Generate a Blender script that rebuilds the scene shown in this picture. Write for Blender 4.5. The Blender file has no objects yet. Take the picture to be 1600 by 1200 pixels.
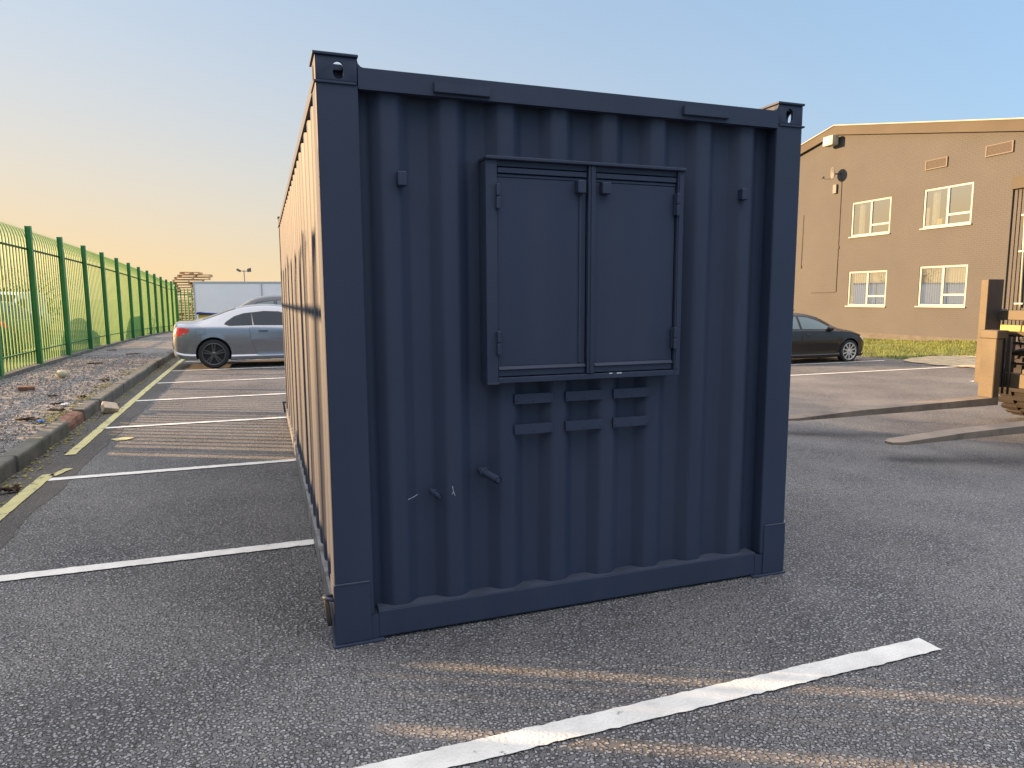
import bpy, bmesh, math, random
from mathutils import Vector, Matrix, noise as mnoise
random.seed(7)
S = bpy.context.scene
COL = S.collection
rad = math.radians

# ------------------------------------------------------------------ camera
cd = bpy.data.cameras.new('camera'); cam = bpy.data.objects.new('camera', cd); COL.objects.link(cam)
CY, CP, CR = .3434, -.125, -.0048
f_ = Vector((math.sin(CY)*math.cos(CP), math.cos(CY)*math.cos(CP), math.sin(CP)))
r_ = Vector((math.cos(CY), -math.sin(CY), 0)); u_ = r_.cross(f_)
rr = r_*math.cos(CR)+u_*math.sin(CR); uu = u_*math.cos(CR)-r_*math.sin(CR)
cam.matrix_world = Matrix(((rr.x, uu.x, -f_.x, -.2384), (rr.y, uu.y, -f_.y, -2.9244), (rr.z, uu.z, -f_.z, 1.4944), (0, 0, 0, 1)))
cd.sensor_width = 36; cd.lens = 36*1087.8/1600; cd.clip_end = 3000; cd.clip_start = .05
S.camera = cam
S.render.resolution_x = 1024; S.render.resolution_y = 768

# ------------------------------------------------------------------ light
SUN_EL = 12.2
sdir = Vector((-.892, .452, 0)).normalized()*math.cos(rad(SUN_EL)) + Vector((0, 0, math.sin(rad(SUN_EL))))
W = bpy.data.worlds.new("World"); S.world = W; W.use_nodes = True
nt = W.node_tree; bg = nt.nodes['Background']
sk = nt.nodes.new('ShaderNodeTexSky'); sk.sky_type = 'NISHITA'; sk.sun_disc = False
sk.sun_elevation = rad(SUN_EL); sk.sun_rotation = math.atan2(sdir.x, sdir.y)
sk.altitude = 0; sk.air_density = 1.0; sk.dust_density = 2.0; sk.ozone_density = 1.0
EXPO = 1.85
def wn(t, **k):
    n = nt.nodes.new(t)
    for a, b in k.items(): setattr(n, a, b)
    return n
# soft evening sky: the physical sky evened out, with warm low air towards the sun
gm_ = wn('ShaderNodeGamma'); gm_.inputs[1].default_value = .35; nt.links.new(sk.outputs[0], gm_.inputs[0])
kk = 1/(.15*2**EXPO)
mu = wn('ShaderNodeVectorMath', operation='MULTIPLY'); mu.inputs[1].default_value = (.305*kk, .450*kk, .612*kk); nt.links.new(gm_.outputs[0], mu.inputs[0])
tcw = wn('ShaderNodeTexCoord'); dn_ = wn('ShaderNodeVectorMath', operation='NORMALIZE'); nt.links.new(tcw.outputs['Generated'], dn_.inputs[0])
sx = wn('ShaderNodeSeparateXYZ'); nt.links.new(dn_.outputs[0], sx.inputs[0])
el_ = wn('ShaderNodeMath', operation='ABSOLUTE'); nt.links.new(sx.outputs[2], el_.inputs[0])
e1 = wn('ShaderNodeMath', operation='MULTIPLY'); e1.inputs[1].default_value = -57.3/14; nt.links.new(el_.outputs[0], e1.inputs[0])
e2 = wn('ShaderNodeMath', operation='EXPONENT'); nt.links.new(e1.outputs[0], e2.inputs[0])
dt = wn('ShaderNodeVectorMath', operation='DOT_PRODUCT'); dt.inputs[1].default_value = (-.892, .452, 0); nt.links.new(dn_.outputs[0], dt.inputs[0])
e3 = wn('ShaderNodeMath', operation='MULTIPLY_ADD'); e3.inputs[1].default_value = .95; e3.inputs[2].default_value = .60; nt.links.new(dt.outputs['Value'], e3.inputs[0])
e4 = wn('ShaderNodeMath', operation='MULTIPLY', use_clamp=True); nt.links.new(e2.outputs[0], e4.inputs[0]); nt.links.new(e3.outputs[0], e4.inputs[1])
mw = wn('ShaderNodeMix', data_type='RGBA'); mw.inputs[7].default_value = (.98*kk, .738*kk, .43*kk, 1)
nt.links.new(e4.outputs[0], mw.inputs[0]); nt.links.new(mu.outputs[0], mw.inputs[6]); 
# overhead sky brightened out of view, added to fill the shade below
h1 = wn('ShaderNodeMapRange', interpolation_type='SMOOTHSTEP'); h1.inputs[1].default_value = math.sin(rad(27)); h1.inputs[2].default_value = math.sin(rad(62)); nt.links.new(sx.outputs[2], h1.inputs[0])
mv = wn('ShaderNodeMix', data_type='RGBA'); OVERHEAD_FILL = 2.68; mv.inputs[7].default_value = (OVERHEAD_FILL*kk, OVERHEAD_FILL*kk*.96, OVERHEAD_FILL*kk*.97, 1)
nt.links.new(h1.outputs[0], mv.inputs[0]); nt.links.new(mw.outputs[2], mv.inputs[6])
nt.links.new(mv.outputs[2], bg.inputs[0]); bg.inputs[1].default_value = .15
sl = bpy.data.lights.new('sun', 'SUN'); sl.energy = 5.0; sl.angle = rad(.5); sl.color = (1, .62, .30)
so = bpy.data.objects.new('sun', sl); COL.objects.link(so)
so.rotation_euler = (-sdir).to_track_quat('-Z', 'Y').to_euler(); so.location = (-20, 10, 8)
S.view_settings.view_transform = 'Standard'; S.view_settings.look = 'None'
S.view_settings.exposure = EXPO; S.view_settings.gamma = 1

# ------------------------------------------------------------------ materials
def mat(name, col=(.5, .5, .5), rough=.6, metal=0, var=0, vscale=3, bump=0, bscale=60, spec=.5, coat=0, dirt=None, dscale=1.5, dth=.55):
    m = bpy.data.materials.new(name); m.use_nodes = True
    n = m.node_tree; p = n.nodes['Principled BSDF']; L = n.links.new
    p.inputs['Roughness'].default_value = rough; p.inputs['Metallic'].default_value = metal
    p.inputs['Base Color'].default_value = (*col, 1); p.inputs['Specular IOR Level'].default_value = spec
    p.inputs['Coat Weight'].default_value = coat; p.inputs['Coat Roughness'].default_value = .06
    tc = n.nodes.new('ShaderNodeTexCoord'); src = None
    if var:
        nz = n.nodes.new('ShaderNodeTexNoise'); nz.inputs['Scale'].default_value = vscale; nz.inputs['Detail'].default_value = 6
        L(tc.outputs['Object'], nz.inputs['Vector'])
        r = n.nodes.new('ShaderNodeValToRGB'); L(nz.outputs[0], r.inputs[0])
        r.color_ramp.elements[0].position = .3; r.color_ramp.elements[1].position = .7
        r.color_ramp.elements[0].color = (*[c*(1-var) for c in col], 1); r.color_ramp.elements[1].color = (*[min(1, c*(1+var)) for c in col], 1)
        src = r.outputs[0]
    if dirt:
        nz = n.nodes.new('ShaderNodeTexNoise'); nz.inputs['Scale'].default_value = dscale; nz.inputs['Detail'].default_value = 9; nz.inputs['Roughness'].default_value = .65
        L(tc.outputs['Object'], nz.inputs['Vector'])
        r = n.nodes.new('ShaderNodeMapRange'); r.inputs[1].default_value = dth; r.inputs[2].default_value = dth+.15; L(nz.outputs[0], r.inputs[0])
        mx = n.nodes.new('ShaderNodeMix'); mx.data_type = 'RGBA'; L(r.outputs[0], mx.inputs[0])
        if src: L(src, mx.inputs[6])
        else: mx.inputs[6].default_value = (*col, 1)
        mx.inputs[7].default_value = (*dirt, 1); src = mx.outputs[2]
    if src: L(src, p.inputs['Base Color'])
    if bump:
        nz = n.nodes.new('ShaderNodeTexNoise'); nz.inputs['Scale'].default_value = bscale; nz.inputs['Detail'].default_value = 4
        L(tc.outputs['Object'], nz.inputs['Vector'])
        b = n.nodes.new('ShaderNodeBump'); b.inputs['Strength'].default_value = bump; b.inputs['Distance'].default_value = .01
        L(nz.outputs[0], b.inputs['Height']); L(b.outputs[0], p.inputs['Normal'])
    return m

def stone_mat(name, dark, light, scale, cover=.5, bumpd=.006, warm=(.1, .08, .06), rough=.75, rnd=1):
    """aggregate: stones of varied tone in a dark binder, deepened by painted crevice shade"""
    m = bpy.data.materials.new(name); m.use_nodes = True
    n = m.node_tree; p = n.nodes['Principled BSDF']; L = n.links.new
    p.inputs['Roughness'].default_value = rough
    tc = n.nodes.new('ShaderNodeTexCoord')
    wn = n.nodes.new('ShaderNodeTexNoise'); wn.inputs['Scale'].default_value = scale*.7
    L(tc.outputs['Object'], wn.inputs['Vector'])
    wa = n.nodes.new('ShaderNodeVectorMath'); wa.operation = 'MULTIPLY_ADD'; wa.inputs[1].default_value = (.9/scale,)*3
    L(wn.outputs[1], wa.inputs[0]); L(tc.outputs['Object'], wa.inputs[2])
    mp = n.nodes.new('ShaderNodeMapping'); mp.inputs['Scale'].default_value = (1, 1, 1); L(wa.outputs[0], mp.inputs[0])
    v = n.nodes.new('ShaderNodeTexVoronoi'); v.inputs['Scale'].default_value = scale; v.inputs['Randomness'].default_value = rnd
    L(mp.outputs[0], v.inputs['Vector'])
    v2 = n.nodes.new('ShaderNodeTexVoronoi'); v2.inputs['Scale'].default_value = scale*2.6; L(mp.outputs[0], v2.inputs['Vector'])
    big = n.nodes.new('ShaderNodeTexNoise'); big.inputs['Scale'].default_value = .9; big.inputs['Detail'].default_value = 7; big.inputs['Roughness'].default_value = .6
    L(tc.outputs['Object'], big.inputs['Vector'])
    sep = n.nodes.new('ShaderNodeSeparateColor'); L(v.outputs['Color'], sep.inputs[0])
    # stone tone by cell
    r = n.nodes.new('ShaderNodeValToRGB'); L(sep.outputs[0], r.inputs[0])
    e = r.color_ramp.elements; e[0].color = (*dark, 1); e[0].position = 1-cover-.12
    e[1].color = (*light, 1); e[1].position = 1
    x = e.new(1-cover+.1); x.color = (*[(a*.45+b*.55) for a, b in zip(dark, light)], 1)
    # binder between cells, darkened further as crevice shade put into the colour
    d = n.nodes.new('ShaderNodeMapRange'); d.inputs[1].default_value = .36; d.inputs[2].default_value = .60; L(v.outputs['Distance'], d.inputs[0])
    mx = n.nodes.new('ShaderNodeMix'); mx.data_type = 'RGBA'; L(d.outputs[0], mx.inputs[0]); L(r.outputs[0], mx.inputs[6])
    mx.inputs[7].default_value = (*[c*.42 for c in dark], 1)
    # large tonal patches
    pr = n.nodes.new('ShaderNodeMapRange'); pr.inputs[1].default_value = .35; pr.inputs[2].default_value = .68; L(big.outputs[0], pr.inputs[0])
    m2 = n.nodes.new('ShaderNodeMix'); m2.data_type = 'RGBA'; m2.blend_type = 'MIX'; L(mx.outputs[2], m2.inputs[6]); m2.inputs[7].default_value = (*warm, 1)
    pm = n.nodes.new('ShaderNodeMath'); pm.operation = 'MULTIPLY'; pm.inputs[1].default_value = .55; L(pr.outputs[0], pm.inputs[0]); L(pm.outputs[0], m2.inputs[0])
    b3 = n.nodes.new('ShaderNodeTexNoise'); b3.inputs['Scale'].default_value = .33; b3.inputs['Detail'].default_value = 5; L(tc.outputs['Object'], b3.inputs['Vector'])
    b4 = n.nodes.new('ShaderNodeMapRange'); b4.inputs[1].default_value = .3; b4.inputs[2].default_value = .7; b4.inputs[3].default_value = .74; b4.inputs[4].default_value = 1.22; L(b3.outputs[0], b4.inputs[0])
    b5 = n.nodes.new('ShaderNodeVectorMath'); b5.operation = 'SCALE'; L(m2.outputs[2], b5.inputs[0]); L(b4.outputs[0], b5.inputs['Scale'])
    # rare pale chips
    sp = n.nodes.new('ShaderNodeSeparateColor'); L(v2.outputs['Color'], sp.inputs[0])
    gt = n.nodes.new('ShaderNodeMath'); gt.operation = 'GREATER_THAN'; gt.inputs[1].default_value = .985; L(sp.outputs[1], gt.inputs[0])
    m3 = n.nodes.new('ShaderNodeMix'); m3.data_type = 'RGBA'; L(gt.outputs[0], m3.inputs[0]); L(b5.outputs[0], m3.inputs[6]); m3.inputs[7].default_value = (.42, .40, .36, 1)
    L(m3.outputs[2], p.inputs['Base Color'])
    # height
    inv = n.nodes.new('ShaderNodeMath'); inv.operation = 'SUBTRACT'; inv.inputs[0].default_value = 1; L(d.outputs[0], inv.inputs[1])
    hm = n.nodes.new('ShaderNodeMath'); hm.operation = 'MULTIPLY'; L(inv.outputs[0], hm.inputs[0]); 
    ha = n.nodes.new('ShaderNodeMath'); ha.operation = 'ADD'; ha.inputs[1].default_value = .35; L(sep.outputs[2], ha.inputs[0]); L(ha.outputs[0], hm.inputs[1])
    b = n.nodes.new('ShaderNodeBump'); b.inputs['Strength'].default_value = 1; b.inputs['Distance'].default_value = bumpd
    L(hm.outputs[0], b.inputs['Height']); L(b.outputs[0], p.inputs['Normal'])
    return m

def paint_mat(name, col, wear=.62, under=(.06, .06, .062)):
    m = mat(name, col, .7, var=.12, vscale=9)
    n = m.node_tree; p = n.nodes['Principled BSDF']; L = n.links.new
    tc = n.nodes.new('ShaderNodeTexCoord')
    a = n.nodes.new('ShaderNodeTexNoise'); a.inputs['Scale'].default_value = 7; a.inputs['Detail'].default_value = 12; a.inputs['Roughness'].default_value = .75
    L(tc.outputs['Object'], a.inputs['Vector'])
    r = n.nodes.new('ShaderNodeMapRange'); r.inputs[1].default_value = wear; r.inputs[2].default_value = wear+.035; L(a.outputs[0], r.inputs[0])
    mx = n.nodes.new('ShaderNodeMix'); mx.data_type = 'RGBA'; L(r.outputs[0], mx.inputs[0])
    src = p.inputs['Base Color'].links[0].from_socket; L(src, mx.inputs[6]); mx.inputs[7].default_value = (*under, 1)
    L(mx.outputs[2], p.inputs['Base Color'])
    v = n.nodes.new('ShaderNodeTexVoronoi'); v.inputs['Scale'].default_value = 75; L(tc.outputs['Object'], v.inputs['Vector'])
    b = n.nodes.new('ShaderNodeBump'); b.inputs['Strength'].default_value = .7; b.inputs['Distance'].default_value = .004; b.invert = True
    L(v.outputs['Distance'], b.inputs['Height']); L(b.outputs[0], p.inputs['Normal'])
    return m

M = {}
M['asphalt'] = stone_mat('asphalt', (.120, .119, .127), (.245, .246, .260), 60, .72, .034, (.235, .228, .220))
M['gutter'] = stone_mat('gutter_asphalt', (.07, .066, .066), (.14, .13, .125), 110, .5, .004, (.11, .095, .08), .85)
M['gravel'] = stone_mat('gravel', (.13, .125, .13), (.50, .48, .48), 70, .8, .014, (.30, .27, .24), .85)
M['field'] = mat('field', (.10, .12, .035), .95, var=.4, vscale=.8, bump=.6, bscale=14)
M['white_line'] = paint_mat('white_line_paint', (.60, .59, .56), .63, (.16, .15, .14))
M['yellow_line'] = paint_mat('yellow_line_paint', (.40, .37, .17), .56, (.13, .125, .11))
M['kerb'] = mat('kerb_concrete', (.105, .103, .09), .9, var=.35, vscale=6, bump=.6, bscale=45, dirt=(.05, .06, .035), dscale=3, dth=.52)
M['brick'] = mat('broken_brick', (.17, .085, .055), .9, var=.3, vscale=20, bump=.5)
M['block'] = mat('pale_block', (.40, .32, .24), .9, var=.2, vscale=20, bump=.5)
M['steel'] = mat('container_paint', (.018, .029, .060), .55, var=.12, vscale=1.4, bump=.14, bscale=9, spec=.5)
def weathered(m):
    n = m.node_tree; p = n.nodes['Principled BSDF']; L = n.links.new
    tc = n.nodes.new('ShaderNodeTexCoord'); mp = n.nodes.new('ShaderNodeMapping'); mp.inputs['Scale'].default_value = (9, 9, .5); L(tc.outputs['Object'], mp.inputs[0])
    a = n.nodes.new('ShaderNodeTexNoise'); a.inputs['Scale'].default_value = 1; a.inputs['Detail'].default_value = 7; L(mp.outputs[0], a.inputs['Vector'])
    r = n.nodes.new('ShaderNodeMapRange'); r.inputs[1].default_value = .35; r.inputs[2].default_value = .75; r.inputs[3].default_value = .0; r.inputs[4].default_value = .42; L(a.outputs[0], r.inputs[0])
    mx = n.nodes.new('ShaderNodeMix'); mx.data_type = 'RGBA'; L(r.outputs[0], mx.inputs[0]); src = p.inputs['Base Color'].links[0].from_socket; L(src, mx.inputs[6]); mx.inputs[7].default_value = (.034, .044, .072, 1)
    # small rubbed and dusty spots
    b = n.nodes.new('ShaderNodeTexNoise'); b.inputs['Scale'].default_value = 26; b.inputs['Detail'].default_value = 8; b.inputs['Roughness'].default_value = .7; L(tc.outputs['Object'], b.inputs['Vector'])
    r2 = n.nodes.new('ShaderNodeMapRange'); r2.inputs[1].default_value = .70; r2.inputs[2].default_value = .78; r2.inputs[4].default_value = .35; L(b.outputs[0], r2.inputs[0])
    m2 = n.nodes.new('ShaderNodeMix'); m2.data_type = 'RGBA'; L(r2.outputs[0], m2.inputs[0]); L(mx.outputs[2], m2.inputs[6]); m2.inputs[7].default_value = (.09, .085, .085, 1)
    L(m2.outputs[2], p.inputs['Base Color'])
    r3 = n.nodes.new('ShaderNodeMapRange'); r3.inputs[3].default_value = .56; r3.inputs[4].default_value = .72; L(a.outputs[0], r3.inputs[0]); L(r3.outputs[0], p.inputs['Roughness'])
weathered(M['steel'])
M['steel_rail'] = mat('rail_paint', (.20, .20, .205), .5, var=.25, vscale=7, dirt=(.07, .065, .06), dscale=8, dth=.5)
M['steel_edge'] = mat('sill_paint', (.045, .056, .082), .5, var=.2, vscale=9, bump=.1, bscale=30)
M['scratch'] = mat('bare_scratch', (.55, .56, .58), .6)
M['black'] = mat('black_void', (.006, .006, .007), .8)
M['green'] = mat('green_paint_shaded', (.030, .19, .055), .42, var=.1, vscale=3)  # same paint as the pales, its darker copy for shaded parts
M['lit_green'] = mat('green_paint_lit', (.17, .34, .09), .40, var=.1, vscale=3)  # pales: same fence paint brightened, sunlight put into the colour
M['wall'] = None
M['white_frame'] = mat('white_upvc', (.32, .34, .33), .35, var=.04, vscale=4)
M['glass'] = mat('window_glass', (.10, .12, .12), .04, spec=1.0, coat=.6)
M['blind'] = None
M['fascia'] = mat('brown_fascia', (.066, .057, .045), .85, var=.08, vscale=1)
M['roof'] = mat('roof_sheet', (.30, .27, .23), .6, var=.1)
M['grille'] = mat('vent_grille', (.11, .095, .085), .7)
M['grille_dark'] = mat('vent_dark', (.05, .042, .036), .8)
M['lamp_body'] = mat('lamp_body', (.30, .29, .24), .5, var=.3, vscale=6)
M['dish'] = mat('dish_grey', (.12, .12, .125), .55)
M['cable'] = mat('dark_cable', (.045, .038, .032), .7)
M['grass'] = mat('grass_blades', (.12, .15, .02), .7, var=.4, vscale=2)
M['turf'] = mat('turf_soil', (.10, .115, .03), .95, var=.5, vscale=1.2, bump=1, bscale=25, dirt=(.20, .17, .12), dscale=.8, dth=.54)
M['earth'] = mat('dry_earth', (.36, .28, .18), .95, var=.3, vscale=5, bump=.3, bscale=8, dirt=(.17, .17, .06), dscale=3, dth=.54)
M['silver'] = mat('silver_paint', (.27, .285, .315), .27, metal=.7, coat=.5, bump=0)
M['blackcar'] = mat('black_paint', (.022, .016, .013), .22, spec=.35, coat=.25)
M['navy'] = mat('navy_paint', (.03, .035, .055), .3, metal=.4, coat=.8)
M['teal'] = mat('teal_paint', (.02, .06, .055), .3, metal=.3, coat=.8)
M['vanwhite'] = mat('van_paint', (.62, .64, .64), .35, coat=.5)
M['tyre'] = mat('tyre_rubber', (.018, .018, .019), .85, bump=.3, bscale=80)
M['tyre_dusty'] = mat('dusty_tyre', (.024, .020, .018), .9, var=.35, vscale=6, bump=.5, bscale=40)
M['rim_dark'] = mat('dark_alloy', (.12, .12, .125), .35, metal=.8)
M['rim'] = mat('light_alloy', (.60, .56, .52), .35, metal=.6)
M['carglass'] = mat('car_glass', (.012, .022, .034), .05, spec=.25)
M['paleglass'] = mat('clear_car_glass', (.15, .19, .19), .06, spec=.4)
M['trim'] = mat('black_trim', (.012, .012, .013), .5)
M['red'] = mat('red_lens', (.62, .025, .015), .12, coat=1)
M['clear'] = mat('clear_lens', (.75, .72, .66), .1, coat=1)
M['ochre'] = mat('worn_fork_paint', (.072, .054, .030), .6, var=.22, vscale=3, bump=.15, bscale=30, dirt=(.045, .034, .024), dscale=2.5, dth=.55)
M['fork'] = mat('fork_steel', (.17, .13, .095), .5, var=.3, vscale=3, bump=.2, bscale=30, dirt=(.07, .048, .034), dscale=4, dth=.52)
M['dark_steel'] = mat('dark_brown_steel', (.045, .034, .027), .7, var=.3, vscale=4)
M['chrome'] = mat('hydraulic_chrome', (.75, .72, .68), .15, metal=1)
M['hose'] = mat('hose_rubber', (.05, .04, .032), .7)
M['amber'] = mat('yellow_machine_paint', (.48, .28, .03), .45, dirt=(.3, .18, .05), dscale=6, dth=.6)
M['boxwhite'] = mat('trailer_white', (.80, .80, .82), .5, var=.04, vscale=1)
M['boxgrey'] = mat('trailer_trim', (.42, .43, .45), .5)
M['timber'] = mat('pallet_timber', (.50, .33, .18), .85, var=.3, vscale=3, bump=.2)
M['hoarding'] = mat('shade_boards', (.14, .12, .10), .8, var=.3, vscale=2)
M['bin_yellow'] = mat('bin_yellow', (.60, .43, .03), .5)
M['bin_blue'] = mat('bin_lid_blue', (.015, .03, .16), .4)
M['bark'] = mat('bark', (.11, .075, .055), .9)
M['twig'] = mat('bare_twigs', (.17, .11, .08), .9)
M['leaf'] = mat('hedge_leaf', (.075, .085, .028), .8, var=.3, vscale=2)
M['drybrown'] = mat('dry_leaf', (.075, .045, .028), .9, var=.4, vscale=30)
M['moss'] = mat('moss', (.16, .15, .03), .95, var=.4, vscale=20)
M['litterwhite'] = mat('litter_white', (.62, .62, .60), .6)
M['litterblue'] = mat('litter_blue', (.05, .14, .42), .5)
M['stoneball'] = mat('pale_stone', (.42, .38, .26), .8, var=.2, vscale=20, bump=.4)
M['render_grey'] = mat('grey_plinth', (.085, .08, .075), .9, var=.2, vscale=3)

def wall_mat():
    m = mat('painted_brick', (.066, .066, .069), .85, var=.07, vscale=.6)
    n = m.node_tree; p = n.nodes['Principled BSDF']; L = n.links.new
    tc = n.nodes.new('ShaderNodeTexCoord'); mp = n.nodes.new('ShaderNodeMapping'); mp.inputs['Rotation'].default_value = (rad(90), 0, 0)
    L(tc.outputs['Object'], mp.inputs[0])
    b = n.nodes.new('ShaderNodeTexBrick'); b.inputs['Scale'].default_value = 1
    b.inputs['Brick Width'].default_value = .225; b.inputs['Row Height'].default_value = .075; b.inputs['Mortar Size'].default_value = .007
    b.inputs['Color1'].default_value = (1, 1, 1, 1); b.inputs['Color2'].default_value = (.9, .9, .9, 1); b.inputs['Mortar'].default_value = (.3, .3, .3, 1)
    L(mp.outputs[0], b.inputs['Vector'])
    mx = n.nodes.new('ShaderNodeMix'); mx.data_type = 'RGBA'; mx.blend_type = 'MULTIPLY'; mx.inputs[0].default_value = .18
    src = p.inputs['Base Color'].links[0].from_socket; L(src, mx.inputs[6]); L(b.outputs[0], mx.inputs[7]); L(mx.outputs[2], p.inputs['Base Color'])
    bp = n.nodes.new('ShaderNodeBump'); bp.inputs['Distance'].default_value = .006; bp.inputs['Strength'].default_value = .7
    L(b.outputs[0], bp.inputs['Height']); L(bp.outputs[0], p.inputs['Normal'])
    return m
M['wall'] = wall_mat()
def blind_mat():
    m = mat('vertical_blind', (.5, .45, .33), .8)
    n = m.node_tree; p = n.nodes['Principled BSDF']; L = n.links.new
    tc = n.nodes.new('ShaderNodeTexCoord'); w = n.nodes.new('ShaderNodeTexWave'); w.inputs['Scale'].default_value = 3.2; w.inputs['Distortion'].default_value = .6
    L(tc.outputs['Object'], w.inputs['Vector'])
    r = n.nodes.new('ShaderNodeValToRGB'); L(w.outputs[0], r.inputs[0]); r.color_ramp.elements[0].color = (.20, .18, .14, 1); r.color_ramp.elements[1].color = (.50, .46, .34, 1)
    L(r.outputs[0], p.inputs['Base Color']); p.inputs['Coat Weight'].default_value = .8; p.inputs['Coat Roughness'].default_value = .03
    return m
M['blind'] = mat('vertical_blind', (.52, .50, .40), .8)
M['curtain'] = mat('white_curtain', (.70, .70, .66), .8); M['room'] = mat('room_wall', (.55, .56, .52), .9); M['yellow_box'] = mat('yellow_box', (.55, .45, .08), .6)
def pane_mat():
    m = bpy.data.materials.new('window_pane'); m.use_nodes = True; n = m.node_tree; n.nodes.remove(n.nodes['Principled BSDF'])
    o = n.nodes['Material Output']; t = n.nodes.new('ShaderNodeBsdfTransparent'); t.inputs[0].default_value = (.75, .80, .78, 1)
    g = n.nodes.new('ShaderNodeBsdfGlossy'); g.inputs['Roughness'].default_value = .02; g.inputs[0].default_value = (1, 1, 1, 1)
    x = n.nodes.new('ShaderNodeMixShader'); x.inputs[0].default_value = .62
    n.links.new(t.outputs[0], x.inputs[1]); n.links.new(g.outputs[0], x.inputs[2]); n.links.new(x.outputs[0], o.inputs[0]); return m
M['pane'] = pane_mat()

# ------------------------------------------------------------------ helpers
class MB:
    def __init__(s): s.bm = bmesh.new()
    def face(s, pts, smooth=False):
        vs = [s.bm.verts.new(p) for p in pts]; f = s.bm.faces.new(vs); f.smooth = smooth; return s
    def box(s, a, b, bev=0):
        x0, y0, z0 = a; x1, y1, z1 = b
        v = [s.bm.verts.new(p) for p in ((x0, y0, z0), (x1, y0, z0), (x1, y1, z0), (x0, y1, z0), (x0, y0, z1), (x1, y0, z1), (x1, y1, z1), (x0, y1, z1))]
        fs = [s.bm.faces.new([v[i] for i in q]) for q in ((3, 2, 1, 0), (4, 5, 6, 7), (0, 1, 5, 4), (1, 2, 6, 5), (2, 3, 7, 6), (3, 0, 4, 7))]
        if bev:
            es = list({e for f in fs for e in f.edges})
            bmesh.ops.bevel(s.bm, geom=es, offset=bev, segments=2, affect='EDGES', profile=.5)
        return s
    def prism(s, poly, axis, a, b, bev=0):
        """poly: 2-D points in the plane normal to axis; for x:(y,z) y:(x,z) z:(x,y)"""
        def P(p, t): return {'x': (t, p[0], p[1]), 'y': (p[0], t, p[1]), 'z': (p[0], p[1], t)}[axis]
        A = [s.bm.verts.new(P(p, a)) for p in poly]; B = [s.bm.verts.new(P(p, b)) for p in poly]
        n = len(poly); fs = [s.bm.faces.new(A[::-1]), s.bm.faces.new(B)]
        for i in range(n): fs.append(s.bm.faces.new((A[i], A[(i+1) % n], B[(i+1) % n], B[i])))
        bmesh.ops.recalc_face_normals(s.bm, faces=fs)
        if bev: bmesh.ops.bevel(s.bm, geom=list({e for f in fs for e in f.edges}), offset=bev, segments=2, affect='EDGES')
        return s
    def tube(s, pts, r, n=10, closed=False, caps=True):
        pts = [Vector(p) for p in pts]; rs = r if isinstance(r, (list, tuple)) else [r]*len(pts)
        rings = []; up = None
        for i, p in enumerate(pts):
            if closed: t = (pts[(i+1) % len(pts)]-pts[i-1])
            else: t = (pts[min(i+1, len(pts)-1)]-pts[max(i-1, 0)])
            t.normalize()
            if up is None: up = Vector((0, 0, 1)) if abs(t.z) < .9 else Vector((1, 0, 0))
            a = t.cross(up)
            if a.length < 1e-4: a = t.cross(Vector((0, 1, 0)))
            a.normalize(); b = a.cross(t).normalized(); up = b
            rings.append([s.bm.verts.new(p+(a*math.cos(2*math.pi*k/n)+b*math.sin(2*math.pi*k/n))*rs[i]) for k in range(n)])
        m = len(rings)
        for i in range(m if closed else m-1):
            A, B = rings[i], rings[(i+1) % m]
            for k in range(n):
                f = s.bm.faces.new((A[k], A[(k+1) % n], B[(k+1) % n], B[k])); f.smooth = True
        if caps and not closed:
            s.bm.faces.new(rings[0][::-1]); s.bm.faces.new(rings[-1])
        return s
    def lathe(s, prof, c, axis='y', n=32, smooth=True):
        """prof: (radius, offset along axis)"""
        rings = []
        for (r, h) in prof:
            ring = []
            for k in range(n):
                a = 2*math.pi*k/n; q = (r*math.cos(a), r*math.sin(a))
                p = {'y': (q[0], h, q[1]), 'x': (h, q[0], q[1]), 'z': (q[0], q[1], h)}[axis]
                ring.append(s.bm.verts.new(Vector(p)+Vector(c)))
            rings.append(ring)
        for A, B in zip(rings, rings[1:]):
            for k in range(n):
                f = s.bm.faces.new((A[k], A[(k+1) % n], B[(k+1) % n], B[k])); f.smooth = smooth
        return s
    def build(s, name, m, parent=None, recalc=True):
        if recalc: bmesh.ops.recalc_face_normals(s.bm, faces=s.bm.faces[:])
        me = bpy.data.meshes.new(name); s.bm.to_mesh(me); s.bm.free()
        ms = m if isinstance(m, list) else [m]
        for q in ms: me.materials.append(q)
        o = bpy.data.objects.new(name, me); COL.objects.link(o)
        if parent: o.parent = parent
        return o
def bx(name, a, b, m, parent=None, bev=0): return MB().box(a, b, bev).build(name, m, parent)
def tag(o, label=None, cat=None, group=None, kind=None):
    if label: o['label'] = label
    if cat: o['category'] = cat
    if group: o['group'] = group
    if kind: o['kind'] = kind
    return o
def thing(name, loc, label, cat, group=None, rz=0):
    o = bpy.data.objects.new(name, None); COL.objects.link(o); o.location = loc; o.rotation_euler = (0, 0, rz); o.empty_display_size = .1
    return tag(o, label, cat, group)
def copy_tree(o, loc=None, rz=None, label=None, parent=None):
    c = o.copy(); COL.objects.link(c)
    if parent: c.parent = parent
    if loc is not None: c.location = loc
    if rz is not None: c.rotation_euler = (0, 0, rz)
    if label: c['label'] = label
    for ch in [x for x in bpy.data.objects if x.parent == o]: copy_tree(ch, parent=c)
    return c
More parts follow.
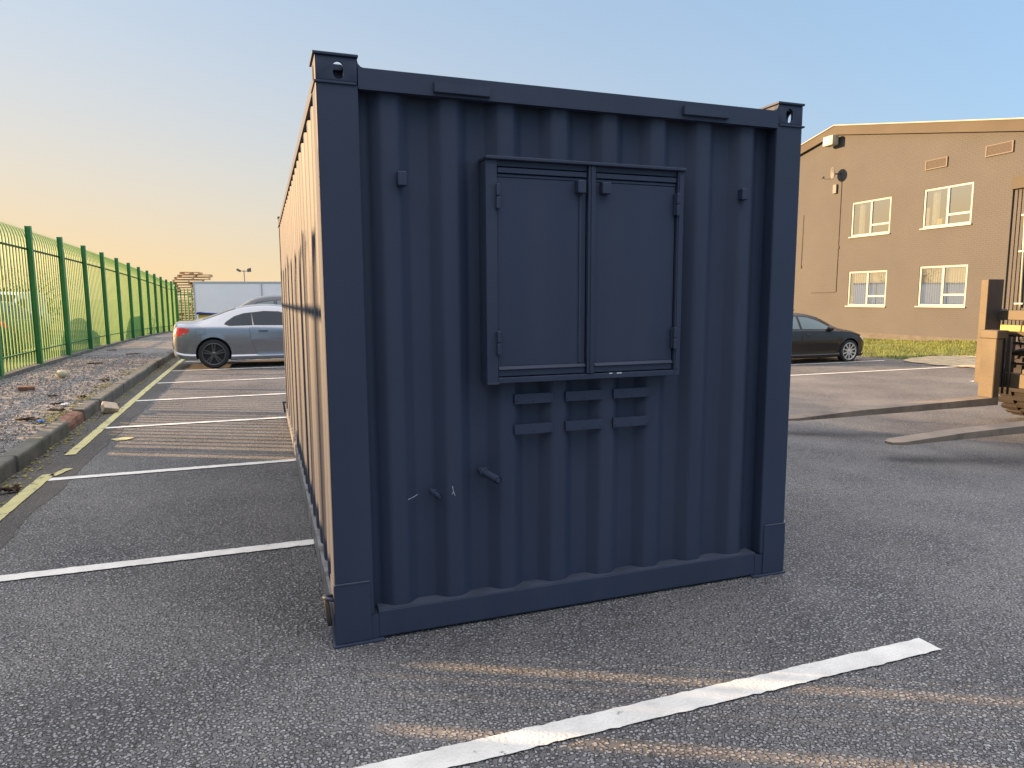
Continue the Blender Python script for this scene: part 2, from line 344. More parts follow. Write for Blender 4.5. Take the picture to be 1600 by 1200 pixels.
def boolean(o, cutters, op='DIFFERENCE'):
    for c in cutters:
        md = o.modifiers.new('b', 'BOOLEAN'); md.object = c; md.solver = 'EXACT'; md.operation = op
        try: md.material_mode = 'TRANSFER'
        except Exception: pass
    bpy.context.view_layer.update()
    dg = bpy.context.evaluated_depsgraph_get()
    me = bpy.data.meshes.new_from_object(o.evaluated_get(dg)); o.modifiers.clear()
    old = o.data; o.data = me; me.name = old.name
    for c in cutters: bpy.data.objects.remove(c)
    me.set_sharp_from_angle(angle=rad(32))
    return o
def sm(t): t = max(0, min(1, t)); return t*t*(3-2*t)
def interp(pts, x):
    if x <= pts[0][0]: return pts[0][1]
    for i, (a, b) in enumerate(zip(pts, pts[1:])):
        if x <= b[0]:
            t = (x-a[0])/(b[0]-a[0])
            p0 = pts[i-1] if i > 0 else a; p3 = pts[i+2] if i+2 < len(pts) else b
            m1 = (b[1]-p0[1])/max(1e-6, b[0]-p0[0]); m2 = (p3[1]-a[1])/max(1e-6, p3[0]-a[0]); h = b[0]-a[0]
            if (b[1]-a[1])*m1 <= 0: m1 = 0
            if (b[1]-a[1])*m2 <= 0: m2 = 0
            return (2*t**3-3*t*t+1)*a[1]+(t**3-2*t*t+t)*h*m1+(-2*t**3+3*t*t)*b[1]+(t**3-t*t)*h*m2
    return pts[-1][1]
def gz(x, y):
    z = -.4*sm((x-3.2)/7.0)
    if y > 8: z -= .0005*(min(y, 40)-8)**2
    return z

# ------------------------------------------------------------------ ground
def axis_vals(lo, hi, fine_lo, fine_hi, step):
    v = []; x = fine_lo
    while x <= fine_hi+1e-6: v.append(x); x += step
    s_, x = step, fine_hi
    while x < hi: s_ *= 1.5; x += s_; v.append(min(x, hi))
    s_, x = step, fine_lo
    while x > lo: s_ *= 1.5; x -= s_; v.insert(0, max(x, lo))
    return v
def sheet(xs, ys, fz):
    b = MB(); g = [[b.bm.verts.new((x, y, fz(x, y))) for x in xs] for y in ys]
    for j in range(len(ys)-1):
        for i in range(len(xs)-1):
            f = b.bm.faces.new((g[j][i], g[j][i+1], g[j+1][i+1], g[j+1][i])); f.smooth = True
    return b
def frange(a, b, n): return [a+(b-a)*i/n for i in range(n+1)]
tag(sheet(axis_vals(-900, 900, -8, 26, .5), axis_vals(-60, 1400, -6, 42, .5), gz).build('car_park', M['asphalt']), kind='structure')
tag(sheet(axis_vals(-850, -4.86, -20, -4.86, .5), axis_vals(-50, 1300, -4, 42, .5), lambda x, y: gz(x, y)+.06+.03*mnoise.noise((x*.4, y*.4, 0))).build('field', M['field']), kind='structure')

def kx(y): return -2.28-.012*(y-3)           # kerb foot line
def fence_x(y): return -4.65-.0157*(y-13.75)
# smoother gutter strip along the kerb
def strip_between(fa, fb, y0, y1, n, dz, m=4):
    b = MB(); rows = []
    for j in range(n+1):
        y = y0+(y1-y0)*j/n; a, c = fa(y), fb(y)
        rows.append([b.bm.verts.new((a+(c-a)*i/m, y, gz(a+(c-a)*i/m, y)+(dz(a+(c-a)*i/m, y) if callable(dz) else dz))) for i in range(m+1)])
    for A, B in zip(rows, rows[1:]):
        for i in range(m): f = b.bm.faces.new((A[i], A[i+1], B[i+1], B[i])); f.smooth = True
    return b
tag(strip_between(kx, lambda y: -1.80+.05*mnoise.noise((y*1.7, 0, 3))+.02*mnoise.noise((y*9, 2, 0)), -4, 42, 300, .003).build('gutter', M['gutter']), kind='structure')
tag(strip_between(lambda y: fence_x(y)-.12, lambda y: kx(y)-.12, -4, 44, 400, lambda x, y: .125+.022*mnoise.noise((x*2.3, y*2.3, 0))+.008*mnoise.noise((x*14, y*14, 5)), 26).build('gravel_strip', M['gravel']), kind='structure')
# kerb stones (one kerb, a stone each part of the surface pattern)
kb = MB(); y = -4.0
while y < 42:
    L_ = .9; y2 = y+L_-.008
    if not (6.02 < y+.45 < 6.9):
        j = random.uniform(-.012, .012); h = .155+random.uniform(-.008, .008)
        x0, x1 = kx(y)+j, kx(y2)+j+random.uniform(-.008, .008)
        za, zb = gz(x0, y), gz(x1, y2)
        pr = [(-.135, -.05), (0, -.05), (0, h-.03), (-.006, h-.012), (-.02, h-.003), (-.135, h)]
        A = [kb.bm.verts.new((x0+p[0], y, za+p[1])) for p in pr]; B = [kb.bm.verts.new((x1+p[0], y2, zb+p[1])) for p in pr]
        kb.bm.faces.new(A[::-1]); kb.bm.faces.new(B)
        for i in range(6): kb.bm.faces.new((A[i], A[(i+1) % 6], B[(i+1) % 6], B[i]))
    y += L_
tag(kb.build('kerb', M['kerb']), kind='structure')
# the exposed broken stretch
b = MB(); rows = []
for i in range(25):
    yy = 6.03+i*.0345; x0 = kx(yy)-.02-.035*abs(mnoise.noise((yy*6, 1, 0))); h = .125+.03*mnoise.noise((yy*5, 4, 0))
    rows.append([b.bm.verts.new((x0+p+.012*mnoise.noise((yy*9, p*20, q*20)), yy, q)) for p, q in ((.0, -.03), (.0, h*.5), (-.015, h-.02), (-.05, h), (-.13, h+.01), (-.14, -.03))])
for A, B in zip(rows, rows[1:]):
    for i in range(5): b.bm.faces.new((A[i], A[i+1], B[i+1], B[i]))
b.bm.faces.new(rows[0][::-1]); b.bm.faces.new(rows[-1])
tag(b.build('broken_kerb', M['brick']), kind='structure')
# gutter dirt: moss and grit
b = MB()
for i in range(900):
    yy = random.uniform(0, 22)**1.0; xx = kx(yy)+abs(random.gauss(0, .09))+.01; s_ = random.uniform(.006, .02)
    z = gz(xx, yy)+.006; a = random.uniform(0, 6.28)
    b.face([(xx+s_*math.cos(a+q), yy+1.6*s_*math.sin(a+q), z+random.uniform(0, .012)) for q in (0, 1.7, 3.2, 4.6)])
tag(b.build('gutter_debris', M['moss']), kind='stuff')

# painted lines ---------------------------------------------------
def line_mesh(x0, y0, x1, y1, w, m, name, dz=.007, amp=.0055):
    b = MB(); d = Vector((x1-x0, y1-y0, 0)); L_ = d.length; d.normalize(); n_ = Vector((-d.y, d.x, 0))
    N = max(2, int(L_/.03)) if L_ < 8 else int(L_/.05); prev = None; sd = random.random()*99
    for i in range(N+1):
        c = Vector((x0, y0, 0))+d*(L_*i/N)
        e0, e1 = [amp*(mnoise.noise((i*.9, sd+k*7, 0))*1.6+mnoise.noise((i*.13, sd, k))) for k in (0, 1)]
        p = c-n_*(w/2+e0); q = c+n_*(w/2+e1)
        if i in (0, N): p += d*random.uniform(-.02, .02)
        r = (b.bm.verts.new((p.x, p.y, gz(p.x, p.y)+dz)), b.bm.verts.new((q.x, q.y, gz(q.x, q.y)+dz)))
        if prev: b.bm.faces.new((prev[0], r[0], r[1], prev[1]))
        prev = r
    o = b.build(name, m); tag(o, kind='structure'); return o
LW = .095
line_mesh(-3.0 if False else -2.0, -.885, 2.40, -.865, .105, M['white_line'], 'bay_line')
for yy in (1.37, 3.68, 6.14, 8.42, 10.72, 13.0, 15.4, 17.7, 20.0, 22.3, 24.6, 27, 29.4): line_mesh(-2.03, yy, 2.45, yy, LW, M['white_line'], 'bay_line')
line_mesh(-2.03, -2, -2.01, 3.86, .10, M['yellow_line'], 'yellow_line', .0105)
line_mesh(-2.03, 4.66, -2.28, 31, .095, M['yellow_line'], 'yellow_line', .0105)
line_mesh(-1.97, 3.80, -1.90, 4.04, .07, M['yellow_line'], 'yellow_line', .0105)
for (xx, yy, w, l) in ((-1.70, 5.35, .10, .085),):
    b = MB(); b.face([(xx+w*math.cos(a)*(1+.2*math.sin(3*a)), yy+l*math.sin(a), .0085) for a in frange(0, 2*math.pi*.97, 17)])
    tag(b.build('paint_spot', M['yellow_line']), kind='structure')
for (xa, xb, yy) in ((8, 16.8, 12.45), (8, 17.0, 10.32), (14.3, 20, 7.92), (14.3, 20, 5.5), (14.3, 20, 3.1)):
    line_mesh(xa, yy, xb, yy, .10, M['white_line'], 'bay_line')

# ------------------------------------------------------------------ the container
CW, CL, CH = 2.3635, 6.058, 2.4404
ct = thing('shipping_container', (0, 0, 0), 'dark blue-grey steel container with closed double shutter on its ribbed end, standing on the asphalt', 'container')
st = M['steel']
def cpost(x0, x1, y0, y1): return bx('corner_post', (x0, y0, .118), (x1, y1, 2.333), st, ct, .008)
cpost(0, .165, 0, .16); cpost(CW-.155, CW, 0, .16); cpost(0, .165, CL-.16, CL); cpost(CW-.155, CW, CL-.16, CL)
def oblong(cx, cz, hw, hh, n=10):
    pts = []
    for k in range(n+1): a = math.pi*k/n; pts.append((cx+hw*math.cos(a), cz+(hh-hw)+hw*math.sin(a)))
    for k in range(n+1): a = math.pi+math.pi*k/n; pts.append((cx+hw*math.cos(a), cz-(hh-hw)+hw*math.sin(a)))
    return pts
def casting(x0, x1, y0, y1, z0, z1, hx):
    o = MB().box((x0, y0, z0), (x1, y1, z1), .006).build('corner_casting', st, ct)
    cz = (z0+z1)/2-.004; cs = []
    if z0 > 1:
        cs.append(MB().prism(oblong(hx, cz, .020, .034), 'y', y0-.1, y1+.1 if x0 > 1 else y0+.05).build('cut', st))
        cs.append(MB().prism(oblong((y0+y1)/2, cz, .024, .034), 'x', x0-.1, x1+.1).build('cut', st))
        cs.append(MB().prism([(x0+.045, y0+.03), (x1-.045, y0+.03), (x1-.045, y1-.03), (x0+.045, y1-.03)], 'z', z1-.03, z1+.05).build('cut', st))
        cs.append(bx('cut', (x0+.014, y0+.014, z0+.012), (x1-.014, y1-.014, z1-.012), st))
    else:
        cs.append(MB().prism(oblong(hx, cz, .022, .034), 'y', y0-.1, y0+.05).build('cut', M['black']))
    return boolean(o, cs)
for (xa, xb, ya, yb, hx) in ((0, .163, 0, .165, .089), (CW-.15, CW, 0, .165, CW-.083), (0, .163, CL-.165, CL, .089), (CW-.15, CW, CL-.165, CL, CW-.083)):
    casting(xa, xb, ya, yb, 2.336, 2.432, hx)
    cp_ = bx('casting_cap', (xa-.008, ya-.008, 2.432), (xb+.004, yb+.008, CH+.002), st, ct, .002)
    boolean(cp_, [bx('cut', (xa+.045, ya+.03, 2.40), (xb-.045, yb-.03, 2.47), st)])
    bx('casting_plate', (xa-.006 if xa < 1 else xa+.006, ya-.006, 2.327), (xb-.004 if xa < 1 else xb+.010, yb+.006, 2.336), st, ct, .002)
# lower corner blocks with weld plates
for (xa, xb) in ((0, .150), (CW-.132, CW)):
    for (ya, yb) in ((-.006, .15), (CL-.15, CL+.006)):
        bx('corner_foot', (xa-.004, ya, .010), (xb+.002, yb, .275), st, ct, .004)
        bx('weld_bead', (xa, ya-.003 if ya < 1 else yb-.002, .274), (xb, ya+.004 if ya < 1 else yb+.004, .281), M['steel_edge'], ct, .002)
        bx('base_plate', (xa-.012 if xa < 1 else xa-.075, ya-.012, .0), (xb+.055 if xa < 1 else xb+.006, yb+.012, .010), st, ct, .002)
# fill column between foot and post inner part
bx('rail_end', (.152, .001, .012), (.184, .12, .117), st, ct); bx('rail_end', (CW-.185, .001, .012), (CW-.134, .12, .117), st, ct)
# end rails
b = MB(); b.prism([(0, 2.316), (.035, 2.316), (.035, 2.36), (.09, 2.39), (.0, 2.398)], 'x', .165, CW-.15, 0); b.build('top_end_rail', st, ct)
MB().prism([(0, 2.316), (-.035, 2.316), (-.035, 2.36), (-.09, 2.39), (0, 2.398)], 'x', .165, CW-.15).build('top_end_rail', st, ct).location = (0, CL, 0)
# gusset at castings
MB().prism([(.163, 2.398), (.163, 2.427), (.1665, 2.412), (.176, 2.402), (.19, 2.397)], 'y', .002, .03).build('gusset', st, ct)
MB().prism([(CW-.15, 2.398), (CW-.15, 2.427), (CW-.154, 2.412), (CW-.163, 2.402), (CW-.18, 2.397)], 'y', .002, .03).build('gusset', st, ct)
for yy in (0, CL-.1): bx('bottom_end_rail', (.184, yy+.0015, .012), (CW-.185, yy+.1, .132), st, ct, .004)
bx('rail_ledge', (.186, .004, .1325), (CW-.187, .094, .1345), M['steel_edge'], ct)  # lighter top sheet: dust and the lit ledge both put into its colour
# ribbed panels -----------------------------------------------------
def rib_profile(a, b, per, c0, outer, inner, fo, sl_):
    """points (t, depth) of a trapezoid corrugation; recess centres at c0+k*per"""
    pts = [(a, outer)]; k = math.floor((a-c0)/per)-1
    hi = (per-fo)/2-sl_
    while c0+k*per < b+per:
        c = c0+k*per
        for t, d in ((c-hi-sl_, outer), (c-hi, inner), (c+hi, inner), (c+hi+sl_, outer)):
            if a+.004 < t < b-.004: pts.append((t, d))
        k += 1
    pts[0] = (a, pts[1][1]) if len(pts) > 1 else pts[0]
    pts.append((b, pts[-1][1])); return pts
def rib_panel(pts, z0, z1, place, name='ribbed_panel', lean=0):
    """each fold is rounded"""
    fine = []
    for i, (t, d) in enumerate(pts):
        if 0 < i < len(pts)-1:
            (t0, d0), (t1, d1) = pts[i-1], pts[i+1]; r = .014
            for w in (0, .25, .5, .75, 1):
                la = math.hypot(t-t0, d-d0); lb = math.hypot(t1-t, d1-d); rr_ = min(r, la*.45, lb*.45)
                A = (t+(t0-t)*rr_/la, d+(d0-d)*rr_/la); B = (t+(t1-t)*rr_/lb, d+(d1-d)*rr_/lb)
                q = [(1-w)**2*A[k]+2*w*(1-w)*(t, d)[k]+w*w*B[k] for k in (0, 1)]
                fine.append(tuple(q))
        else: fine.append((t, d))
    zs = frange(z0, z1, 6); b = MB(); rows = []
    for z in zs:
        rows.append([b.bm.verts.new(place(t, d+.0035*mnoise.noise((t*1.6, z*1.1, 4)), z)) for t, d in fine])
    for A, B in zip(rows, rows[1:]):
        for i in range(len(A)-1): f = b.bm.faces.new((A[i], A[i+1], B[i+1], B[i])); f.smooth = True
    return b.build(name, st, ct, recalc=False)
PER = .2525
fp = rib_profile(.16, CW-.15, PER, .921, .028, .076, .066, .054)
rib_panel(fp, .02, 2.345, lambda t, d, z: (t, d, z)).name = 'end_panel'
bp_ = rib_profile(.16, CW-.15, PER, .921, .028, .076, .066, .054)
rib_panel(bp_, .02, 2.345, lambda t, d, z: (t, CL-d, z), 'end_panel')
sp_ = rib_profile(.15, CL-.15, .262, .30, .010, .046, .078, .060)
rib_panel(sp_, .10, 2.36, lambda t, d, z: (d, t, z), 'side_panel')
rib_panel(sp_, .10, 2.36, lambda t, d, z: (CW-d, t, z), 'side_panel')
for xx, s_ in ((0, 1), (CW, -1)):
    MB().prism([(xx+s_*.001, 2.335), (xx+s_*.05, 2.335), (xx+s_*.05, 2.385), (xx+s_*.001, 2.385)], 'y', .166, CL-.166).build('top_side_rail', st, ct)
    MB().prism([(xx-s_*.004, .03), (xx+s_*.05, .03), (xx+s_*.05, .15), (xx-s_*.004, .15)], 'y', .152, CL-.152).build('bottom_side_rail', M['steel_rail'], ct)
# roof
rp = rib_profile(.1, CL-.1, .21, .3, 0, .018, .09, .03); b = MB(); A = [b.bm.verts.new((.052, t, 2.384-d)) for t, d in rp]; B = [b.bm.verts.new((CW-.052, t, 2.384-d)) for t, d in rp]
for i in range(len(A)-1): b.bm.faces.new((A[i], B[i], B[i+1], A[i+1]))
b.build('roof', st, ct)
bx('light_stop_plate', (.12, .0785, 2.20), (CW-.12, .11, 2.384), st, ct)  # inner plate added to stop sun leaking in under the top rail
bx('floor', (.06, .08, .10), (CW-.06, CL-.08, .13), M['black'], ct)
# forklift pocket lips on top rail
for x0, x1, za, zb in ((.470, .712, 2.328, 2.372), (1.662, 1.915, 2.334, 2.378)):
    MB().prism([(-.001, zb), (-.016, zb-.004), (-.017, za), (.0, za)], 'x', x0, x1, .002).build('rail_lip', st, ct)
# lugs
for x0, x1, z0, z1 in ((.314, .352, 1.950, 2.008), (2.012, 2.048, 1.962, 2.016)):
    bx('lug', (x0, -.004, z0), (x1, .034, z1), st, ct, .004)
# shutter window ----------------------------------------------------
sh = bpy.data.objects.new('shutter', None); COL.objects.link(sh); sh.parent = ct
X0, X1, Z0, Z1, YF = .682, 1.662, 1.112, 2.086, -.030
b = MB(); b.box((X0, YF, Z0), (X0+.052, .070, Z1-.014), .003).box((X1-.034, YF, Z0), (X1, .070, Z1-.014), .003)
b.box((X0+.052, YF, Z0), (X1-.034, .070, Z0+.026), .003)
b.box((X0-.003, YF-.014, Z1-.014), (X1+.003, .070, Z1), .003).box((X0+.052, YF+.012, Z1-.038), (X1-.034, .070, Z1-.014), .002)
b.build('shutter_frame', st, sh)
b = MB()
b.box((X1-.0335+.006, YF-.004, Z0+.03), (X1-.012, YF+.001, Z1-.03), .0015); b.build('frame_bead', st, sh)
def leaf(x0, x1, left):
    d = MB(); z0, z1 = Z0+.031, Z1-.044; y = YF+.014
    d.box((x0, y, z0+.045), (x1, y+.012, z1-.040), .001)
    d.box((x0, y-.009, z1-.022), (x1, y+.012, z1), .002)                 # top strip
    d.box((x0, y-.002, z1-.038), (x1, y+.012, z1-.026), .0015)
    d.prism([(y-.014, z0+.030), (y-.002, z0+.044), (y+.012, z0+.044), (y+.012, z0), (y-.004, z0), (y-.004, z0+.026)], 'x', x0, x1, .001)
    o = d.build('shutter_leaf', st, sh)
    if left:
        MB().box((x1-.034, y-.006, z0+.048), (x1-.022, y+.002, z1-.044), .0015).build('leaf_bead', st, o)
    hz = [(1.866, 1.972), (1.240, 1.345)]
    for a, c in hz:
        hx = x0-.004 if left else x1+.002
        m_ = MB(); m_.box((hx-.0085, y-.031, a), (hx+.0085, y-.016, (a+c)/2-.0015), .004); m_.box((hx-.0085, y-.031, (a+c)/2+.0015), (hx+.0085, y-.016, c), .004)
        m_.box((hx-.012, y-.016, a+.004), (hx+.012, y-.002, c-.004), .001).build('hinge', st, o)
    return o
lf = leaf(.738, 1.158, True); rf = leaf(1.205, 1.622, False)
MB().box((1.163, YF-.004, Z0+.028), (1.200, .04, Z1-.016), .003).box((1.176, YF-.009, Z0+.028), (1.184, YF-.003, Z1-.018), .002).build('centre_mullion', st, sh)
bx('inner_void', (X0+.02, .02, Z0+.02), (X1-.02, .03, Z1-.02), M['black'], sh)
for x0, x1, z0, z1, o in ((1.104, 1.144, 1.948, 2.004, lf), (1.225, 1.268, 1.950, 2.002, rf)):
    bx('lock_box', (x0, YF-.022, z0), (x1, YF+.014, z1), st, o, .004)
bx('frame_foot', (X0-.001, YF-.006, Z0-.004), (X0+.056, YF+.02, Z0+.006), st, sh, .002)
# vent strips
for i, (x0, x1) in enumerate(((.826, 1.016), (1.080, 1.272), (1.331, 1.524))):
    for z0 in (1.007, .866):
        o = MB().box((x0, .018, z0), (x1, .028, z0+.046), .0012).build('vent_strip', st, ct)
        for rx in (.02, .5, .98): MB().lathe([(.0001, -.003), (.004, -.002), (.0045, .002)], (x0+.006+(x1-x0-.012)*rx, .018, z0+.014), n=8).build('rivet', st, o)
# stub pipes
for (p, q, r) in (((.672, .06, .706), (.712, -.085, .690), .017), ((.440, .06, .634), (.458, -.030, .625), .011)):
    P, Q = Vector(p), Vector(q); d = (Q-P).normalized()
    o = MB().tube([P, Q], r, 16, caps=False).tube([Q, Q-d*.05], r*.72, 16, caps=True).build('pipe_stub', st, ct)
    MB().tube([P+d*.035, P+d*.045], [r*1.5, r*1.4], 16).build('pipe_collar', st, o)
# scratches in the paint
def scr(pts, w):
    b = MB()
    for a, c in zip(pts, pts[1:]):
        n_ = Vector((-(c[1]-a[1]), c[0]-a[0])).normalized()*w
        b.face([(a[0]-n_.x, .0265, a[1]-n_.y), (c[0]-n_.x*.5, .0265, c[1]-n_.y*.5), (c[0]+n_.x*.5, .0265, c[1]+n_.y*.5), (a[0]+n_.x, .0265, a[1]+n_.y)])
    b.build('paint_scratch', M['scratch'], ct)
scr([(.330, .612), (.352, .620), (.374, .632)], .0012); scr([(.532, .652), (.535, .628), (.543, .606)], .0014); scr([(.535, .628), (.528, .614)], .001)
b = MB()
for x0, x1 in ((1.28, 1.296), (1.32, 1.345)): MB().box((x0, YF-.0005, Z0+.021), (x1, YF+.002, Z0+.0262)).build('paint_chip', M['scratch'], sh)
# lashing rings
def ring(x, y, z, sx):
    b = MB(); pts = []
    for k in range(20):
        a = 2*math.pi*k/20; pts.append((x+sx*(.016+.006*math.sin(a)), y+.020*math.cos(a), z-.045+.058*math.sin(a)))
    b.tube(pts, .0105, 8, closed=True); o = b.build('lashing_ring', M['dark_steel'], ct)
    MB().tube([(x-sx*.01, y-.022, z+.012), (x+sx*.022, y-.014, z+.02), (x+sx*.03, y, z+.02), (x+sx*.022, y+.014, z+.02), (x-sx*.01, y+.022, z+.012)], .009, 8).build('ring_staple', M['steel_edge'], o)
ring(-.012, .035, .195, -1); ring(CW+.012, .06, .19, 1); ring(-.012, CL-.06, .20, -1)

# ------------------------------------------------------------------ green palisade fence
def pale_profile(): return [(-.036, .014), (-.020, -.004), (-.010, .006), (0, .010), (.010, .006), (.020, -.004), (.036, .014)]
PITCH = .1923
def add_pale(b, yc, z0, z1, xf, side=-1):
    """side: direction the curved head leans to"""
    zs = [(z0, 0), (z1-.30, 0), (z1-.20, .010), (z1-.10, .036), (z1-.03, .066)]
    pr = pale_profile(); rows = []
    for z, lean in zs:
        rows.append([b.bm.verts.new((xf(yc)+side*lean+p[1], yc+p[0], z)) for p in pr])
    for A, B in zip(rows, rows[1:]):
        for i in range(6): b.bm.faces.new((A[i], A[i+1], B[i+1], B[i]))
    T = rows[-1]; c = xf(yc)+side*.068
    for i, j, h, dy in ((0, 2, .035, -.024), (2, 4, .10, 0), (4, 6, .035, .024)):
        t = b.bm.verts.new((c+side*h*.6, yc+dy, z1-.03+h))
        b.bm.faces.new((T[i], T[i+1], t)); b.bm.faces.new((T[i+1], T[j], t))
def i_post(b, x, y, z0, z1, d=.10, w=.115):
    for xa, xb in ((x-d/2, x-d/2+.010), (x+d/2-.010, x+d/2)): b.box((xa, y-w/2, z0), (xb, y+w/2, z1), .001)
    b.box((x-d/2+.010, y-.004, z0), (x+d/2-.010, y+.004, z1-.0))
fn = thing('palisade_fence', (0, 0, 0), 'long green steel palisade fence with curved spiked pales running behind the gravel strip', 'fence')
posts = [13.75-2.5*4+2.5*i for i in range(0, 17)]
for i, py in enumerate(posts):
    x = fence_x(py); g = gz(x, py)
    b = MB(); i_post(b, x+.085, py, g+.05, g+2.96, .10, .108); b.build('post', M['green'], fn)
    if i == len(posts)-1: break
    py2 = posts[i+1]; g2 = gz(fence_x(py2), py2)
    b = MB(); n_ = 13
    for k in range(n_):
        yc = py+PITCH*(k+.5); g_ = gz(fence_x(yc), yc); add_pale(b, yc, g_+.17, g_+2.93, fence_x)
    b.build('pale_panel', M['lit_green'], fn, recalc=False)
    for hz_, nm in ((2.50, 'rail'), (.46, 'rail')):
        b = MB()
        A = [(fence_x(py)+.02+p, py, g+hz_+q) for p, q in ((0, -.017), (.008, -.017), (.008, .010), (.045, .010), (.045, .017), (0, .017))]
        B = [(fence_x(py2)+.02+p, py2, g2+hz_+q) for p, q in ((0, -.017), (.008, -.017), (.008, .010), (.045, .010), (.045, .017), (0, .017))]
        va = [b.bm.verts.new(v) for v in A]; vb = [b.bm.verts.new(v) for v in B]
        b.bm.faces.new(va[::-1]); b.bm.faces.new(vb)
        for q in range(6): b.bm.faces.new((va[q], va[(q+1) % 6], vb[(q+1) % 6], vb[q]))
        b.build(nm, M['green'], fn)
b = MB()
for k in range(6): add_pale(b, 2.56+PITCH*k, .17, 2.93, fence_x)
b.build('pale_panel', M['lit_green'], fn, recalc=False)
for z in (.46, 2.5): bx('rail', (fence_x(3)+.02, 2.42, z-.025), (fence_x(3)+.06, 3.69, z+.025), M['green'], fn)
b = MB(); i_post(b, fence_x(2.4)+.085, 2.43, .05, 2.96, .10, .06); b.build('post', M['green'], fn)
# concrete edging under the fence
b = MB(); rows = []
for j in range(0, 60):
    y = 2+j*.75
    if y > 43.9: break
    x = fence_x(y); g = gz(x, y); h = .20+.015*mnoise.noise((y, 3, 0)); rows.append([b.bm.verts.new((x+p, y, g+q)) for p, q in ((-.09, -.1), (-.09, h), (.13, h-.01), (.15, -.1))])
for A, B in zip(rows, rows[1:]):
    for i in range(3): b.bm.faces.new((A[i], A[i+1], B[i+1], B[i]))
tag(b.build('fence_kerb', M['kerb']), kind='structure')
# return fence at the far end
YR = 43.9
rf_ = thing('palisade_fence', (0, 0, 0), 'short dark green palisade fence across the far end beside the white trailer', 'fence')
g = gz(0, YR)
for px in (-5.1, -2.5, 0.1):
    b = MB(); b.box((px-.05, YR+.02, g), (px+.05, YR+.12, g+2.7), .002); b.build('post', M['green'], rf_)
for a in (0, 1):
    b = MB()
    for k in range(13):
        xc = -5.0+2.6*a+.2*k; pr = pale_profile()
        rows = [[b.bm.verts.new((xc+p[0], YR+p[1], z)) for p in pr] for z in (g+.1, g+2.55)]
        for i in range(6): b.bm.faces.new((rows[0][i], rows[0][i+1], rows[1][i+1], rows[1][i]))
        t = b.bm.verts.new((xc, YR, g+2.67)); b.bm.faces.new([rows[1][2], rows[1][3], rows[1][4], t])
    b.build('pale_panel', M['green'], rf_, recalc=False)
    for z in (.45, 2.2): bx('rail', (-5.05+2.6*a, YR+.015, g+z), (-2.55+2.6*a, YR+.05, g+z+.05), M['green'], rf_)

# ------------------------------------------------------------------ unseen hoarding added left of the frame to shade and streak the foreground
hd = thing('shade_hoarding', (0, 0, 0), 'tall dark timber hoarding, unseen, added left of the view to shade and streak the ground', 'hoarding')
edges = [2.345, 2.275, 2.203, 2.147, 2.117, 2.010, 1.985, 1.798, 1.722, 0.2, 0.2, -1.0, -1.0, -2.6, -2.6, -4.4, -4.4, -7.0, -7.0, -10]  # gaps left between boards to throw light streaks on the ground
for a, c in zip(edges[0::2], edges[1::2]):
    bx('board', (-4.66, c, 0), (-4.62, a-(.002 if a < 1.4 else 0), 3.2), M['hoarding'], hd)
bx('low_board', (-4.61, 1.3, 0), (-4.585, 2.46, 1.14), M['hoarding'], hd)  # closes the gaps low down, so the streaks start further out
bx('board_rail', (-4.72, -10, 2.9), (-4.662, 2.345, 3.0), M['hoarding'], hd); bx('board_rail', (-4.72, -10, .3), (-4.662, 2.345, .4), M['hoarding'], hd)

# ------------------------------------------------------------------ cars
def lathe_wheel(parent, x, y, r, side, rimmat, spokes, rr_=None, w=.20, tyremat=None, double=True):
    """side: -1 outer face toward -y"""
    t = MB(); R = rr_ or r*.755; o = side
    t.lathe([(R, .5*w*o), (R+.02, .52*w*o), (r*.93, .5*w*o), (r*.985, .40*w*o), (r, .2*w*o), (r, -.2*w*o), (r*.98, -.42*w*o), (r*.92, -.5*w*o), (R, -.48*w*o), (R*.98, .3*w*o), (R, .5*w*o)], (0, 0, 0), n=40)
    wh = t.build('wheel', tyremat or M['tyre'], parent); wh.location = (x, y, r)
    q = MB()
    q.lathe([(R*1.0, .50*w*o), (R*.955, .53*w*o), (R*.91, .50*w*o), (R*.90, .30*w*o)], (0, 0, 0), n=40)
    for k in range(spokes):
        a0 = 2*math.pi*k/spokes+math.pi/2
        for da in ((-.14, .14) if double else (0,)):
            a1 = a0+da; hw_ = R*(.055 if double else .075)
            c0, c1 = R*.16, R*.93
            n_ = Vector((-math.sin(a0), 0, math.cos(a0)))
            p0 = Vector((math.cos(a0)*c0, .47*w*o, math.sin(a0)*c0))+n_*da*R*.35; p1 = Vector((math.cos(a1)*c1, .50*w*o, math.sin(a1)*c1))
            n_ = (p1-p0).cross(Vector((0, 1, 0))).normalized()
            vs = [p0-n_*hw_*1.2, p1-n_*hw_*.9, p1+n_*hw_*.9, p0+n_*hw_*1.2]; dn = Vector((0, -.02*o, 0))
            A = [q.bm.verts.new(v) for v in vs]; B = [q.bm.verts.new(v+dn) for v in vs]
            q.bm.faces.new(A); q.bm.faces.new(B[::-1])
            for i in range(4): q.bm.faces.new((A[i], B[i], B[(i+1) % 4], A[(i+1) % 4]))
    q.lathe([(.0001, .50*w*o), (R*.10, .50*w*o), (R*.20, .47*w*o), (R*.22, .40*w*o)], (0, 0, 0), n=20)
    q.build('rim', rimmat, wh)
    MB().lathe([(.0001, .22*w*o), (R*.92, .22*w*o)], (0, 0, 0), n=32).build('brake_disc', M['trim'], wh)
    return wh
